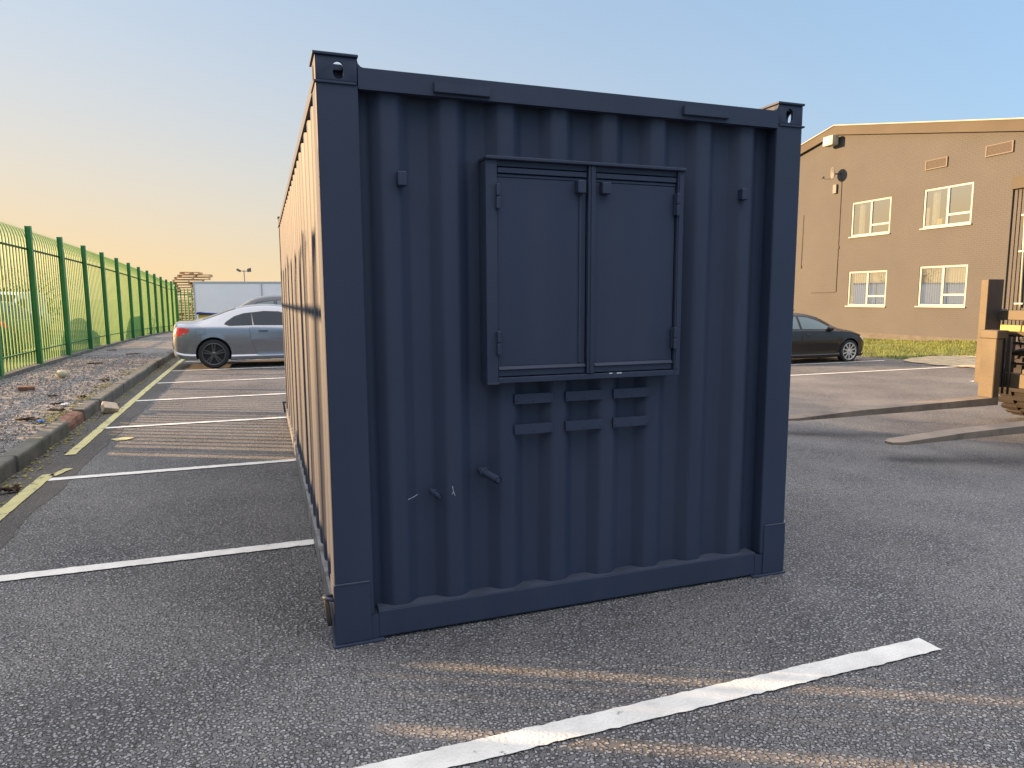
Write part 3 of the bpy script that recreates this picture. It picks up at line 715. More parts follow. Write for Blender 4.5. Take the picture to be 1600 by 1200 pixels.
def make_car(name, label, cat, S_, paint, glass, rimmat, spokes=5, double=True, group=None, wheelmat=None):
    root = thing(name, (0, 0, 0), label, cat, group)
    L_ = S_['L']; zt, zb, belt, hw, hr = (S_[k] for k in ('top', 'bottom', 'belt', 'hw', 'hr'))
    def section(x):
        w, z0, z1, zbt, wr = interp(hw, x), interp(zb, x), interp(zt, x), interp(belt, x), interp(hr, x)
        zbt = min(zbt, z1-.03); m_ = z0+(zbt-z0)*.5
        p = [(w-.07, z0), (w-.012, z0+.02), (w-.004, z0+.085), (w-.030, z0+.12), (w-.012, m_-.05), (w+.006, m_+.06), (w-.010, zbt-.10), (w-.022, zbt-.035), (w-.045, zbt)]
        ztop = z1-.045*min(1, (z1-zbt)/.15); wr = min(wr, w-.06)
        for t in (.12, .3, .5, .7, .88, 1): p.append((w-.055+(wr-(w-.055))*t**1.15, zbt+(ztop-zbt)*t))
        p += [(wr-.03, ztop+(z1-ztop)*.55), (wr-.09, z1-.008), (wr*.6, z1+.010), (wr*.25, z1+.018), (0, z1+.02)]
        return p
    N = 72; xs = [L_*(.5-.5*math.cos(math.pi*i/N)) for i in range(N+1)]; b = MB(); rings = []
    for x in xs:
        p = section(x); row = [(x, -y, z) for y, z in p]+[(x, y, z) for y, z in p[-2::-1]]
        rings.append([b.bm.verts.new(q) for q in row])
    for A, B in zip(rings, rings[1:]):
        for i in range(len(A)-1): f = b.bm.faces.new((A[i], A[i+1], B[i+1], B[i])); f.smooth = True
        b.bm.faces.new((A[-1], A[0], B[0], B[-1]))
    b.bm.faces.new(rings[0]); b.bm.faces.new(rings[-1][::-1])
    body = b.build('body', paint, root)
    cs = []
    for wx in S_['wheels']:
        for s_ in (-1, 1):
            c = MB().lathe([(.0001, -.3), (S_['r']*1.13, -.3), (S_['r']*1.13, .3), (.0001, .3)], (wx, s_*(S_['W']/2), S_['r']+.01), n=44).build('cut', M['trim']); cs.append(c)
    boolean(body, cs)
    def ys(x, z):
        p = section(x)
        for (y0, z0), (y1, z1) in zip(p, p[1:]):
            if z0 <= z <= z1: return y0+(y1-y0)*(z-z0)/max(1e-5, z1-z0)
        return p[0][0] if z < p[0][1] else p[-3][0]
    def patch(nm, poly, m, off, parent=root, sides=(-1, 1)):
        for s_ in sides:
            b = MB(); b.face([(x, 0, z) for x, z in poly])
            x0 = min(p[0] for p in poly); x1 = max(p[0] for p in poly); z0 = min(p[1] for p in poly); z1 = max(p[1] for p in poly)
            for ax, lo, hi, st_ in ((0, x0, x1, .07), (2, z0, z1, .05)):
                v = lo+st_
                while v < hi-.01:
                    co = [0, 0, 0]; co[ax] = v; no = [0, 0, 0]; no[ax] = 1
                    bmesh.ops.bisect_plane(b.bm, geom=b.bm.verts[:]+b.bm.edges[:]+b.bm.faces[:], plane_co=co, plane_no=no); v += st_
            for v in b.bm.verts: v.co.y = s_*(ys(v.co.x, v.co.z)+off)
            for f in b.bm.faces: f.smooth = True
            bmesh.ops.recalc_face_normals(b.bm, faces=b.bm.faces[:])
            if sum(f.normal.y for f in b.bm.faces)*s_ < 0: bmesh.ops.reverse_faces(b.bm, faces=b.bm.faces[:])
            o = b.build(nm, m, parent, recalc=False)
        return o
    def grow(poly, d):
        cx = sum(p[0] for p in poly)/len(poly); cz = sum(p[1] for p in poly)/len(poly); out = []
        for x, z in poly:
            l = math.hypot(x-cx, z-cz); out.append((x+(x-cx)/l*d, z+(z-cz)/l*d))
        return out
    for nm, poly in S_['windows']:
        patch('window_trim', grow(poly, .022), M['trim'], .0025); patch('side_window', poly, glass, .005)
    for poly in S_['doors']:
        patch('door_seam', grow(poly, .007), M['trim'], .0015); patch('door', poly, paint, .003)
    for poly in S_.get('creases', []): patch('side_trim', poly, M['trim'], .004)
    for poly in S_.get('tails', []): patch('tail_light', poly, M['red'], .006)
    for poly in S_.get('heads', []): patch('headlight', poly, M['clear'], .006)
    for poly in S_.get('fuel', []): patch('fuel_flap_seam', grow(poly, .006), M['trim'], .0045, sides=(S_['fside'],)); patch('fuel_flap', poly, paint, .006, sides=(S_['fside'],))
    for (hx, hz_) in S_['handles']:
        for s_ in (-1, 1):
            y_ = s_*(ys(hx, hz_)+.012); MB().tube([(hx-.09, y_-s_*.012, hz_), (hx-.07, y_+s_*.012, hz_+.002), (hx+.07, y_+s_*.012, hz_+.002), (hx+.09, y_-s_*.012, hz_)], .011, 8).build('door_handle', S_.get('handlemat', paint), root)
    # windscreen / rear window on the top surface
    for nm, xa, xb in S_['screens']:
        b = MB(); rows = []
        for x in frange(xa, xb, 10):
            p = section(x); wr_ = min(interp(hr, x), interp(hw, x)-.06); z1 = interp(zt, x); row = []
            for t in frange(-1, 1, 8):
                y_ = t*(wr_-.05); a = abs(y_)
                zz = z1+.02
                for (y0, z0), (y1, z2) in zip(p[-6:], p[-5:]):
                    if y1 <= a <= y0: zz = z0+(z2-z0)*(a-y0)/min(-1e-5, y1-y0)
                row.append(b.bm.verts.new((x, y_, zz+.006)))
            rows.append(row)
        for A, B in zip(rows, rows[1:]):
            for i in range(8): f = b.bm.faces.new((A[i], A[i+1], B[i+1], B[i])); f.smooth = True
        b.build(nm, glass, root)
    for (mx_, mz) in S_.get('mirrors', []):
        for s_ in (-1, 1):
            y_ = s_*(ys(mx_, mz)+.09); b = MB(); b.lathe([(.001, -.10), (.045, -.09), (.07, -.02), (.072, .05), (.055, .09), (.001, .10)], (mx_, y_, mz), n=14)
            for v in b.bm.verts: v.co.x = mx_+(v.co.x-mx_)*.8
            b.tube([(mx_, y_-s_*.11, mz-.04), (mx_, y_, mz-.03)], .02, 8).build('wing_mirror', paint if not S_.get('mirrortrim') else M['trim'], root)
    for p in S_.get('plates', []): bx('number_plate', p[0], p[1], M['litterwhite'], root)
    for wx in S_['wheels']:
        for s_ in (-1, 1): lathe_wheel(root, wx, s_*(S_['W']/2-.115), S_['r'], s_, rimmat, spokes, double=double, tyremat=wheelmat)
    return root
# silver coupe; local x from its tail to its nose
coupe = dict(L=4.37, W=1.75, r=.315, wheels=(.83, 3.49),
    top=[(0, .60), (.02, .80), (.06, .955), (.14, .985), (.45, 1.0), (.8, 1.11), (1.25, 1.27), (1.6, 1.335), (2.0, 1.35), (2.4, 1.30), (2.75, 1.19), (3.15, 1.0), (3.4, .95), (3.9, .87), (4.2, .78), (4.33, .66), (4.37, .55)],
    bottom=[(0, .40), (.06, .28), (.3, .21), (.8, .20), (1.2, .17), (3.2, .17), (3.9, .19), (4.3, .22), (4.37, .32)],
    belt=[(0, .56), (.05, .80), (.15, .91), (.6, .925), (1.2, .915), (2.4, .885), (3.2, .86), (3.9, .80), (4.2, .70), (4.37, .5)],
    hw=[(0, .56), (.03, .68), (.12, .79), (.35, .85), (.9, .875), (2.2, .872), (3.4, .873), (3.9, .84), (4.2, .72), (4.33, .52), (4.37, .40)],
    hr=[(0, .48), (.15, .68), (.5, .66), (.9, .60), (1.4, .56), (2.2, .56), (2.7, .60), (3.2, .70), (3.8, .68), (4.37, .3)],
    windows=[('q', [(1.08, .955), (1.12, 1.005), (1.28, 1.10), (1.45, 1.165), (1.60, 1.185), (1.62, .925), (1.18, .925)]),
             ('d', [(1.68, .925), (1.64, 1.19), (1.9, 1.215), (2.2, 1.19), (2.55, 1.08), (2.85, .945), (2.80, .905)])],
    doors=[[(1.72, .25), (1.60, .62), (1.57, .885), (2.82, .86), (2.98, .6), (2.95, .25)]],
    creases=[], tails=[[(.005, .66), (.06, .70), (.20, .72), (.36, .80), (.38, .855), (.28, .88), (.10, .89), (.03, .88), (.0, .8)]],
    heads=[[(3.9, .62), (4.05, .74), (4.25, .66), (4.28, .58), (4.0, .56)]],
    fuel=[[(.50, .74), (.50, .86), (.68, .86), (.68, .74)]], fside=-1, handles=[(1.85, .795)], handlemat=M['trim'],
    screens=[('windscreen', 2.42, 3.12), ('rear_window', .62, 1.28)], mirrors=[(2.85, .95)])
c1 = make_car('parked_car', 'silver two-door coupe parked beyond the container, red tail lamp towards the fence', 'car', coupe, M['silver'], M['carglass'], M['rim_dark'], 5)
c1.location = (-2.07, 14.13, gz(-1, 14)); 
# second car behind it, nose to the left: a tall hatchback
mpv = dict(L=4.2, W=1.78, r=.32, wheels=(.80, 3.35),
    top=[(0, .55), (.04, .75), (.12, .90), (.5, 1.02), (.95, 1.10), (1.2, 1.22), (1.6, 1.45), (1.85, 1.55), (2.3, 1.60), (3.2, 1.59), (3.8, 1.52), (4.05, 1.3), (4.18, .95), (4.2, .6)],
    bottom=[(0, .35), (.1, .24), (.8, .2), (3.9, .2), (4.2, .35)],
    belt=[(0, .5), (.1, .82), (.5, .95), (1.0, 1.02), (2.5, 1.04), (4.0, 1.08), (4.2, .6)],
    hw=[(0, .45), (.1, .68), (.4, .84), (1.0, .88), (3.6, .88), (4.05, .82), (4.2, .6)],
    hr=[(0, .3), (.4, .68), (1.0, .72), (1.7, .62), (3.6, .60), (4.05, .6), (4.2, .5)],
    windows=[('q', [(1.22, 1.07), (1.55, 1.25), (1.80, 1.40), (2.2, 1.46), (2.22, 1.08)]), ('d', [(2.30, 1.08), (2.28, 1.465), (3.0, 1.47), (3.02, 1.09)])],
    doors=[[(1.25, .3), (1.22, 1.02), (2.26, 1.04), (2.27, .3)]], handles=[(2.1, .93)],
    heads=[[(.1, .68), (.14, .8), (.4, .9), (.5, .86), (.3, .7)]], tails=[[(4.05, .9), (4.02, 1.3), (4.12, 1.1), (4.15, .9)]],
    screens=[('windscreen', .98, 1.72)], mirrors=[(1.35, 1.08)])
c2 = make_car('parked_car', 'dark tall hatchback behind the silver coupe, pale bonnet and sloping windscreen facing left', 'car', mpv, M['navy'], M['paleglass'], M['rim_dark'], 7, False)
c2.location = (-2.12, 17.4, gz(-1, 17.4))
# black hatchback at the building, nose to the right
hb = dict(L=4.25, W=1.76, r=.325, wheels=(.78, 3.42),
    top=[(0, .60), (.04, .9), (.15, 1.12), (.4, 1.30), (.9, 1.40), (1.5, 1.43), (2.0, 1.41), (2.4, 1.33), (2.75, 1.18), (3.05, 1.02), (3.3, .96), (3.7, .89), (4.0, .79), (4.18, .66), (4.25, .5)],
    bottom=[(0, .35), (.1, .22), (.8, .18), (3.4, .17), (4.1, .19), (4.25, .32)],
    belt=[(0, .55), (.1, .85), (.5, .96), (1.5, .95), (2.5, .93), (3.1, .91), (3.7, .83), (4.05, .70), (4.25, .48)],
    hw=[(0, .6), (.1, .74), (.4, .84), (1.0, .878), (3.4, .878), (3.85, .83), (4.1, .70), (4.22, .50), (4.25, .42)],
    hr=[(0, .5), (.4, .60), (.9, .57), (2.2, .57), (2.7, .62), (3.2, .72), (3.8, .68), (4.25, .3)],
    windows=[('r', [(.75, 1.0), (.85, 1.18), (1.15, 1.30), (1.66, 1.325), (1.66, .99)]), ('d', [(1.74, .99), (1.74, 1.325), (2.05, 1.30), (2.4, 1.20), (2.72, 1.04), (2.80, .965)])],
    doors=[[(1.72, .28), (1.70, .94), (2.92, .90), (2.98, .6), (2.94, .28)], [(.98, .55), (.72, .8), (.74, .95), (1.68, .94), (1.70, .28), (1.2, .28)]],
    creases=[], handles=[(1.92, .82), (.95, .84)], heads=[[(3.80, .74), (3.86, .80), (4.02, .74), (4.16, .64), (4.14, .55), (4.0, .60)]],
    tails=[[(.04, .75), (.04, .92), (.25, .96), (.28, .8)]],
    screens=[('windscreen', 2.42, 3.02), ('rear_window', .2, .5)], mirrors=[(2.68, .98)])
c3 = make_car('parked_car', 'black hatchback with light alloy wheels parked nose-out before the brown building', 'car', hb, M['blackcar'], M['paleglass'], M['rim'], 10, False)
c3.location = (16.37-4.22, 13.42, gz(15, 12.8))
c3.location.z = -.43
# vehicles beyond the fence
c4 = make_car('parked_car', 'dark green rounded hatchback parked lengthways just beyond the green fence', 'car', hb, M['teal'], M['carglass'], M['rim_dark'], 7, False)
c4.location = (-6.95, 17.2, gz(-7, 19)+.06); c4.rotation_euler = (0, 0, rad(90))
van = dict(L=4.9, W=1.95, r=.34, wheels=(.9, 3.9),
    top=[(0, .8), (.04, 1.2), (.12, 1.75), (.3, 1.92), (1, 1.96), (3.2, 1.95), (3.5, 1.88), (4.0, 1.45), (4.25, 1.2), (4.7, 1.05), (4.86, .8), (4.9, .55)],
    bottom=[(0, .4), (.2, .25), (4.5, .25), (4.9, .4)], belt=[(0, .7), (.1, 1.1), (3.5, 1.14), (4.2, 1.05), (4.7, .9), (4.9, .5)],
    hw=[(0, .85), (.1, .93), (.5, .97), (4.0, .97), (4.5, .9), (4.8, .75), (4.9, .6)], hr=[(0, .78), (.5, .84), (3.4, .8), (4.1, .76), (4.9, .5)],
    windows=[('d', [(2.95, 1.18), (2.95, 1.68), (3.5, 1.68), (3.9, 1.40), (4.1, 1.18)])], doors=[[(2.85, .35), (2.85, 1.12), (4.1, 1.06), (4.2, .8), (3.45, .7), (3.3, .35)]],
    handles=[(3.0, 1.0)], heads=[[(4.4, .8), (4.45, .95), (4.75, .85), (4.75, .7)]], 
    screens=[('windscreen', 3.55, 4.2), ('rear_window', .07, .16)], mirrors=[(3.95, 1.25)])
c5 = make_car('parked_van', 'white panel van parked beyond the fence at the left edge, seen through the pales', 'van', van, M['vanwhite'], M['carglass'], M['rim'], 6, False)
c5.location = (-9.6, 31.6, gz(-9, 31)+.06); c5.rotation_euler = (0, 0, rad(-90))
bt = thing('box_trailer', (0, 0, 0), 'small grey box trailer added unseen beyond the fence to shade the ground beside the container', 'trailer')  # unseen trailer, added as a light blocker for the near ground
bx('box_body', (-8.4, 4.35, .45), (-6.4, 6.95, 1.86), M['boxgrey'], bt, .04); bx('chassis', (-8.3, 4.4, .30), (-6.5, 6.9, .449), M['trim'], bt)
cr = thing('shade_crate', (0, 0, 0), 'slatted timber crate added unseen behind the fence to block low sun', 'crate')  # unseen crate, added to keep sun off the ground by the near corner
bx('crate_body', (-6.18, 3.00, .16), (-5.34, 4.28, 1.50), M['hoarding'], cr, .01); bx('lid', (-6.22, 2.96, 1.50), (-5.30, 4.32, 1.55), M['timber'], cr, .005); bx('pallet_base', (-6.18, 3.00, .05), (-5.34, 4.28, .16), M['timber'], cr)
for xx in (-8.35, -6.45): lathe_wheel(bt, xx, 5.6, .3, -1, M['rim'], 5).rotation_euler = (0, 0, rad(90))
bx('skirt', (-8.2, 4.5, .06), (-6.6, 6.8, .30), M['trim'], bt); MB().tube([(-7.4, 6.9, .42), (-7.4, 8.0, .42)], .04, 8).build('drawbar', M['trim'], bt)

# ------------------------------------------------------------------ far yard
tr = thing('box_trailer', (0, 0, 0), 'long plain white box trailer standing across the far end of the bays', 'trailer')
g = gz(0, 40)
bx('box_body', (-3.74, 40, g+.10), (6.5, 42.4, 2.40), M['boxwhite'], tr, .02)
bx('top_rail', (-3.76, 39.985, 2.30), (6.52, 42.415, 2.42), M['boxgrey'], tr, .01); bx('base_rail', (-3.76, 39.99, g+.0), (6.52, 42.41, g+.12), M['boxgrey'], tr)
for xx in (-3.76, -.2, 3.2, 6.44): bx('side_rib', (xx, 39.97, g+.12), (xx+.08, 40.005, 2.30), M['boxgrey'], tr)
wb = thing('wheeled_bin', (-2.35, 25.0, gz(-2, 25)), 'yellow wheeled waste bin with blue lid in front of the white trailer', 'bin')
MB().prism([(0, .16), (.9, .16), (1.0, 1.04), (-.08, 1.04)], 'y', 0, .75, .03).build('bin_body', M['bin_yellow'], wb)
MB().prism([(-.12, 1.04), (1.05, 1.04), (1.05, 1.10), (.75, 1.10), (.5, 1.08), (.2, 1.10), (-.06, 1.13), (-.14, 1.10)], 'y', -.05, .8, .01).build('bin_lid', M['bin_blue'], wb)
for xx, yy in ((.1, .1), (.8, .1), (.1, .65), (.8, .65)): MB().lathe([(.001, -.02), (.08, -.02), (.08, .02), (.001, .02)], (xx, yy, .08), n=16).build('wheel', M['tyre'], wb)
# pallets
PX, PY = -4.55, 48.5; zz = gz(0, 48)
for i in range(22):
    wd = 2.0+random.uniform(-.15, .15); off = random.uniform(-.16, .16)+(.12 if i % 5 == 0 else 0)
    if i > 15: wd *= 1.02
    if i == 21: wd *= .62
    b = MB()
    for k in range(6): b.box((-wd/2, -.6+k*.22, .12), (wd/2, -.48+k*.22, .145))
    for k in (-.48, 0, .46): b.box((k*wd-.05, -.6, .022), (k*wd+.05, .62, .12))
    for k in (-.6, -.05, .5): b.box((-wd/2, k, 0), (wd/2, k+.1, .022))
    if i == 0: lab = 'bottom timber pallet of the tall stack behind the trailer'
    elif i == 21: lab = 'narrow top pallet of the tall timber stack behind the trailer'
    else: lab = 'weathered timber pallet within the tall stack behind the white trailer'
    o = b.build('pallet', M['timber']); o.location = (PX+off, PY+random.uniform(-.08, .08), zz+i*.17); o.rotation_euler = (0, random.uniform(-.012, .012), random.uniform(-.09, .09))
    tag(o, lab, 'pallet', 'pallets stacked behind the trailer')
# floodlight pole
fp_ = thing('floodlight_pole', (-2.45, 112, -.5), 'thin grey pole with two floodlights above the white trailer', 'floodlight')
MB().tube([(0, 0, 0), (0, 0, 6.2)], [.12, .07], 10).tube([(-.75, 0, 6.1), (0, 0, 6.0), (.75, 0, 6.1)], .05, 8).build('pole', M['dish'], fp_)
for s_ in (-1, 1):
    MB().prism([(s_*.35, 6.1), (s_*.95, 6.45), (s_*1.1, 6.15), (s_*.55, 5.85)] if s_ < 0 else [(.45, 5.9), (.45, 6.35), (1.0, 6.55), (1.05, 5.95)], 'y', -.25, .25, .03).build('lamp_head', M['dish'], fp_)
# bare trees and hedge beyond the fence
def tree(x, y, h, spread, label, seed, leafy=0):
    rnd = random.Random(seed); root = thing('bare_tree' if not leafy else 'shrub', (x, y, gz(x, y)), label, 'tree' if not leafy else 'shrub', 'trees beyond the fence')
    t = MB(); t.tube([(0, 0, 0), (.1, 0, h*.25), (.0, .1, h*.5)], [h*.03, h*.022, h*.014], 8)
    tips = []
    for k in range(9):
        a = rnd.uniform(0, 6.28); z0 = h*rnd.uniform(.18, .5); r = spread*rnd.uniform(.35, .7)
        p = (math.cos(a)*r, math.sin(a)*r, z0+h*rnd.uniform(.2, .42)); t.tube([(0, 0, z0), (p[0]*.5, p[1]*.5, (z0+p[2])/2+.1), p], [h*.012, h*.008, h*.004], 5); tips.append(p)
    t.build('trunk', M['bark'], root); c = MB()
    for p in tips+[(0, 0, h*.55)]*3:
        for k in range(90 if not leafy else 160):
            q = Vector(p)+Vector((rnd.gauss(0, spread*.22), rnd.gauss(0, spread*.22), rnd.gauss(0, h*.13)))
            if q.z < .1: q.z = .1
            d = Vector((rnd.gauss(0, 1), rnd.gauss(0, 1), abs(rnd.gauss(0, 1))+.3)).normalized()
            if leafy:
                s_ = .07; n_ = d.orthogonal().normalized()*s_; d *= s_*1.6; c.face([q-n_, q+d, q+n_, q-d])
            else:
                l = h*.10; n_ = d.orthogonal().normalized()*.012; c.face([q-n_, q+n_, q+d*l])
    c.build('crown', M['leaf'] if leafy else M['twig'], root, recalc=False)
tree(-17, 62, 5.2, 3.2, 'bare twiggy tree showing over the fence tops, nearer the pallets', 1)
tree(-22, 66, 6.2, 3.6, 'bare twiggy tree beyond the fence, left of the other bare one', 2)
for i, (x, y, h) in enumerate(((-16, 38, 3.4), (-21, 44, 3.8), (-15.5, 47, 2.6), (-12.5, 40, 2.0))):
    tree(x, y, h, 2.6, ['olive brown bush behind the white van at the left edge', 'tallest olive bush far behind the fence left of the van', 'low olive bush beyond the fence right of the white van', 'smallest olive bush beyond the fence nearest the pales'][i], 10+i, 1)

# ------------------------------------------------------------------ building
BA = rad(-92.8); bd = thing('office_building', (24, 15, 0), 'two-storey brown painted brick building with low gable roof and white windows', 'building', rz=BA)
HX = -7.58
def roofz(x): return 8.93-.2*abs(x-HX)
wins = [(-6.42, -4.30, 4.02, 5.48), (-2.72, -.65, 4.04, 5.51), (-6.40, -4.30, 1.02, 2.51), (-2.70, -.64, 1.05, 2.58), (-12.2, -9.93, .80, 2.30), (-12.2, -9.98, 4.0, 5.45)]
XL, XR = -17.6, 6.0; DOOR = (.83, 3.2, -.6, 5.42)
# wall with real openings
xs = sorted({XL, XR, HX}|{v for w in wins+[DOOR] for v in w[:2]}); b = MB()
zsall = sorted({-.8}|{v for w in wins+[DOOR] for v in w[2:]})
TH = .16
for xa, xb in zip(xs, xs[1:]):
    for i, za in enumerate(zsall):
        xm = (xa+xb)/2; last = i == len(zsall)-1; zb_ = None if last else zsall[i+1]
        if not last and any(w[0] < xm < w[1] and w[2] < (za+zb_)/2 < w[3] for w in wins+[DOOR]): continue
        if last: b.face([(xa, 0, za), (xb, 0, za), (xb, 0, roofz(xb)-.05), (xa, 0, roofz(xa)-.05)])
        else: b.face([(xa, 0, za), (xb, 0, za), (xb, 0, zb_), (xa, 0, zb_)])
for (xa, xb, za, zb_) in wins+[DOOR]:
    for q in (((xa, za), (xa, zb_)), ((xa, zb_), (xb, zb_)), ((xb, zb_), (xb, za)), ((xb, za), (xa, za))):
        b.face([(q[0][0], 0, q[0][1]), (q[1][0], 0, q[1][1]), (q[1][0], TH, q[1][1]), (q[0][0], TH, q[0][1])])
b.face([(XL, 0, -.8), (XL, 0, roofz(XL)-.05), (XL, 12, roofz(XL)-.05), (XL, 12, -.8)]); b.face([(XR, 0, -.8), (XR, 0, roofz(XR)-.05), (XR, 12, roofz(XR)-.05), (XR, 12, -.8)])
b.face([(XL, 12, -.8), (XR, 12, -.8), (XR, 12, roofz(XR)-.05), (HX, 12, roofz(HX)-.05), (XL, 12, roofz(XL)-.05)])
bmesh.ops.remove_doubles(b.bm, verts=b.bm.verts[:], dist=.0005)
b.build('wall', M['wall'], bd)
b = MB(); o_ = .12
for s_, xe in ((-1, XL-.5), (1, XR+.5)):
    P = [(HX, roofz(HX)+.02), (xe, roofz(xe)+.02), (xe, roofz(xe)-.10), (HX, roofz(HX)-.10)]
    b.prism(P, 'y', -.06, 12.3)
b.build('roof', M['roof'], bd)
for s_, xe in ((-1, XL-.5), (1, XR+.5)):
    MB().prism([(HX, roofz(HX)+.05), (xe, roofz(xe)+.05), (xe, roofz(xe)-.33), (HX, roofz(HX)-.33)], 'y', -.16, -.07).build('fascia', M['fascia'], bd)
    MB().prism([(HX, roofz(HX)+.09), (xe, roofz(xe)+.09), (xe, roofz(xe)+.052), (HX, roofz(HX)+.052)], 'y', -.20, .1).build('roof_trim', M['roof'], bd)
def window(x0, x1, z0, z1, kind):
    fr = MB(); t = .075; y0, y1 = .02, .09; xm = x0+(x1-x0)*.51; zt_ = z0+(z1-z0)*.28
    fr.box((x0, y0, z0), (x0+t, y1, z1), .008).box((x1-t, y0, z0), (x1, y1, z1), .008).box((x0+t, y0, z0), (x1-t, y1, z0+t), .008).box((x0+t, y0, z1-t), (x1-t, y1, z1), .008)
    fr.box((xm-.045, y0-.004, z0+t), (xm+.045, y1, z1-t), .006).box((xm+.045, y0, zt_-.04), (x1-t, y1, zt_+.04), .006)
    w = fr.build('window', M['white_frame'], bd)
    tag(w)
    bx('sill', (x0-.08, -.06, z0-.05), (x1+.05, .08, z0-.002), M['white_frame'], w, .006)
    for q in ((x0+t, xm-.045, z0+t, z1-t), (xm+.045, x1-t, zt_+.04, z1-t), (xm+.045, x1-t, z0+t, zt_-.04)):
        b = MB(); b.face([(q[0], .055, q[2]), (q[1], .055, q[2]), (q[1], .055, q[3]), (q[0], .055, q[3])]); b.build('pane', M['pane'], w)
    bx('room_back', (x0-.4, 1.6, z0-.3), (x1+.4, 1.65, z1+.3), M['room'], w)
    b = MB()
    if kind == 'blind':
        xx = x0+t
        while xx < x1-t-.05: b.box((xx, .17, z0+.1), (xx+.075, .178, z1-.06)); xx += .105
        b.build('vertical_blind', M['blind'], w)
    elif kind == 'plain':
        n_ = 24; A = []
        for i in range(n_+1): xx = x0+.22+.34*i/n_; A.append((xx, .22+.03*math.sin(i*1.5)))
        for p, q in zip(A, A[1:]): b.face([(p[0], p[1], z0+.05), (q[0], q[1], z0+.05), (q[0], q[1], z1-.03), (p[0], p[1], z1-.03)], True)
        b.build('curtain', M['curtain'], w)
    return w
for i, w in enumerate(wins):
    window(*w, 'blind' if i in (2, 3) else 'plain')
tag(bx('box_file', (-2.20, .14, 4.14), (-1.98, .24, 4.36), M['yellow_box']), 'small yellow box on the window sill inside the larger upper window', 'box').matrix_world = Matrix.Translation((24, 15, 0)) @ Matrix.Rotation(BA, 4, 'Z')
def louvre(x0, x1, z0, z1):
    o = MB().box((x0, -.02, z0), (x1, .0, z1)).build('wall_vent', M['grille_dark'], bd)
    b = MB(); n_ = 8
    for k in range(n_): z = z0+(z1-z0)*(k+.2)/n_; b.prism([(-.045, z), (-.022, z+.030), (-.022, z+.020), (-.05, z-.006)], 'x', x0+.03, x1-.03)
    b.box((x0-.03, -.05, z0-.03), (x0+.02, -.001, z1+.03)).box((x1-.02, -.05, z0-.03), (x1+.03, -.001, z1+.03)).box((x0+.02, -.05, z1), (x1-.02, -.001, z1+.03)).box((x0+.02, -.05, z0-.03), (x1-.02, -.001, z0))
    b.build('louvre', M['grille'], o)
louvre(-2.70, -1.80, 6.26, 6.56); louvre(-.23, .72, 6.30, 6.62)
# recessed panel with vertical slats
bx('panel_header', (.80, -.05, 5.02), (3.25, .15, 5.43), M['fascia'], bd, .01)
bx('panel_back', (.83, .14, -.6), (3.2, .16, 5.02), M['grille_dark'], bd)
b = MB(); x = .86
while x < 3.15: b.box((x, .06, -.6), (x+.105, .139, 5.018)); x += .14
b.build('slat_panel', M['wall'], bd)
MB().tube([(1.42, .0, 1.05), (1.30, .0, 4.95)], .035, 10).build('down_pipe', M['white_frame'], bd)
for z in (1.15, 2.9, 4.1): bx('pipe_clip', (1.22, -.04, z), (1.52, .03, z+.05), M['white_frame'], bd)
b = MB(); b.box((XL, -.03, -.8), (DOOR[0], -.002, -.12)); b.build('plinth', M['render_grey'], bd)
# cables
MB().tube([(-7.10, -.02, 6.62), (-7.11, -.02, 1.64), (-7.2, -.02, 1.62), (-8.75, -.02, 1.60)], .012, 6).build('wall_cable', M['cable'], bd)
MB().tube([(-9.47, -.02, 5.3), (-9.50, -.02, 2.9)], .010, 6).build('wall_cable', M['cable'], bd)
bx('junction_box', (-7.16, -.04, 3.55), (-7.06, -.001, 3.68), M['fascia'], bd); bx('junction_box', (-9.54, -.04, 2.78), (-9.46, -.001, 2.9), M['fascia'], bd)
# floodlight under the verge
fl = MB().box((-7.86, -.50, 8.10), (-7.26, -.16, 8.52), .03).build('wall_floodlight', M['lamp_body'], bd)
bx('lens', (-7.82, -.515, 8.14), (-7.42, -.502, 8.46), M['clear'], fl)
MB().tube([(-7.5, -.16, 8.3), (-7.5, -.0, 8.3)], .04, 8).build('bracket', M['cable'], fl)
# satellite dish
ds = bpy.data.objects.new('satellite_dish', None); COL.objects.link(ds); ds.parent = bd; ds.location = (-7.28, -.36, 6.86); ds.rotation_euler = (rad(4), 0, rad(-24))
b = MB(); b.lathe([(.001, .06), (.12, .045), (.22, .015), (.28, -.03), (.27, -.035), (.21, .005), (.001, .045)], (0, 0, 0), n=28).build('dish_bowl', M['dish'], ds)
MB().tube([(0, .05, -.02), (.02, .2, -.04), (.06, .36, -.05)], .028, 8).build('dish_arm', M['cable'], ds)
MB().tube([(0, .0, -.24), (0, -.30, -.22), (0, -.42, -.16)], .010, 6).tube([(0, -.46, -.18), (0, -.38, -.10)], .035, 8).build('receiver_arm', M['cable'], ds)
MB().box((-7.56, -.10, 6.02), (-7.34, -.001, 6.42), .02).build('alarm_box', M['dish'], bd)

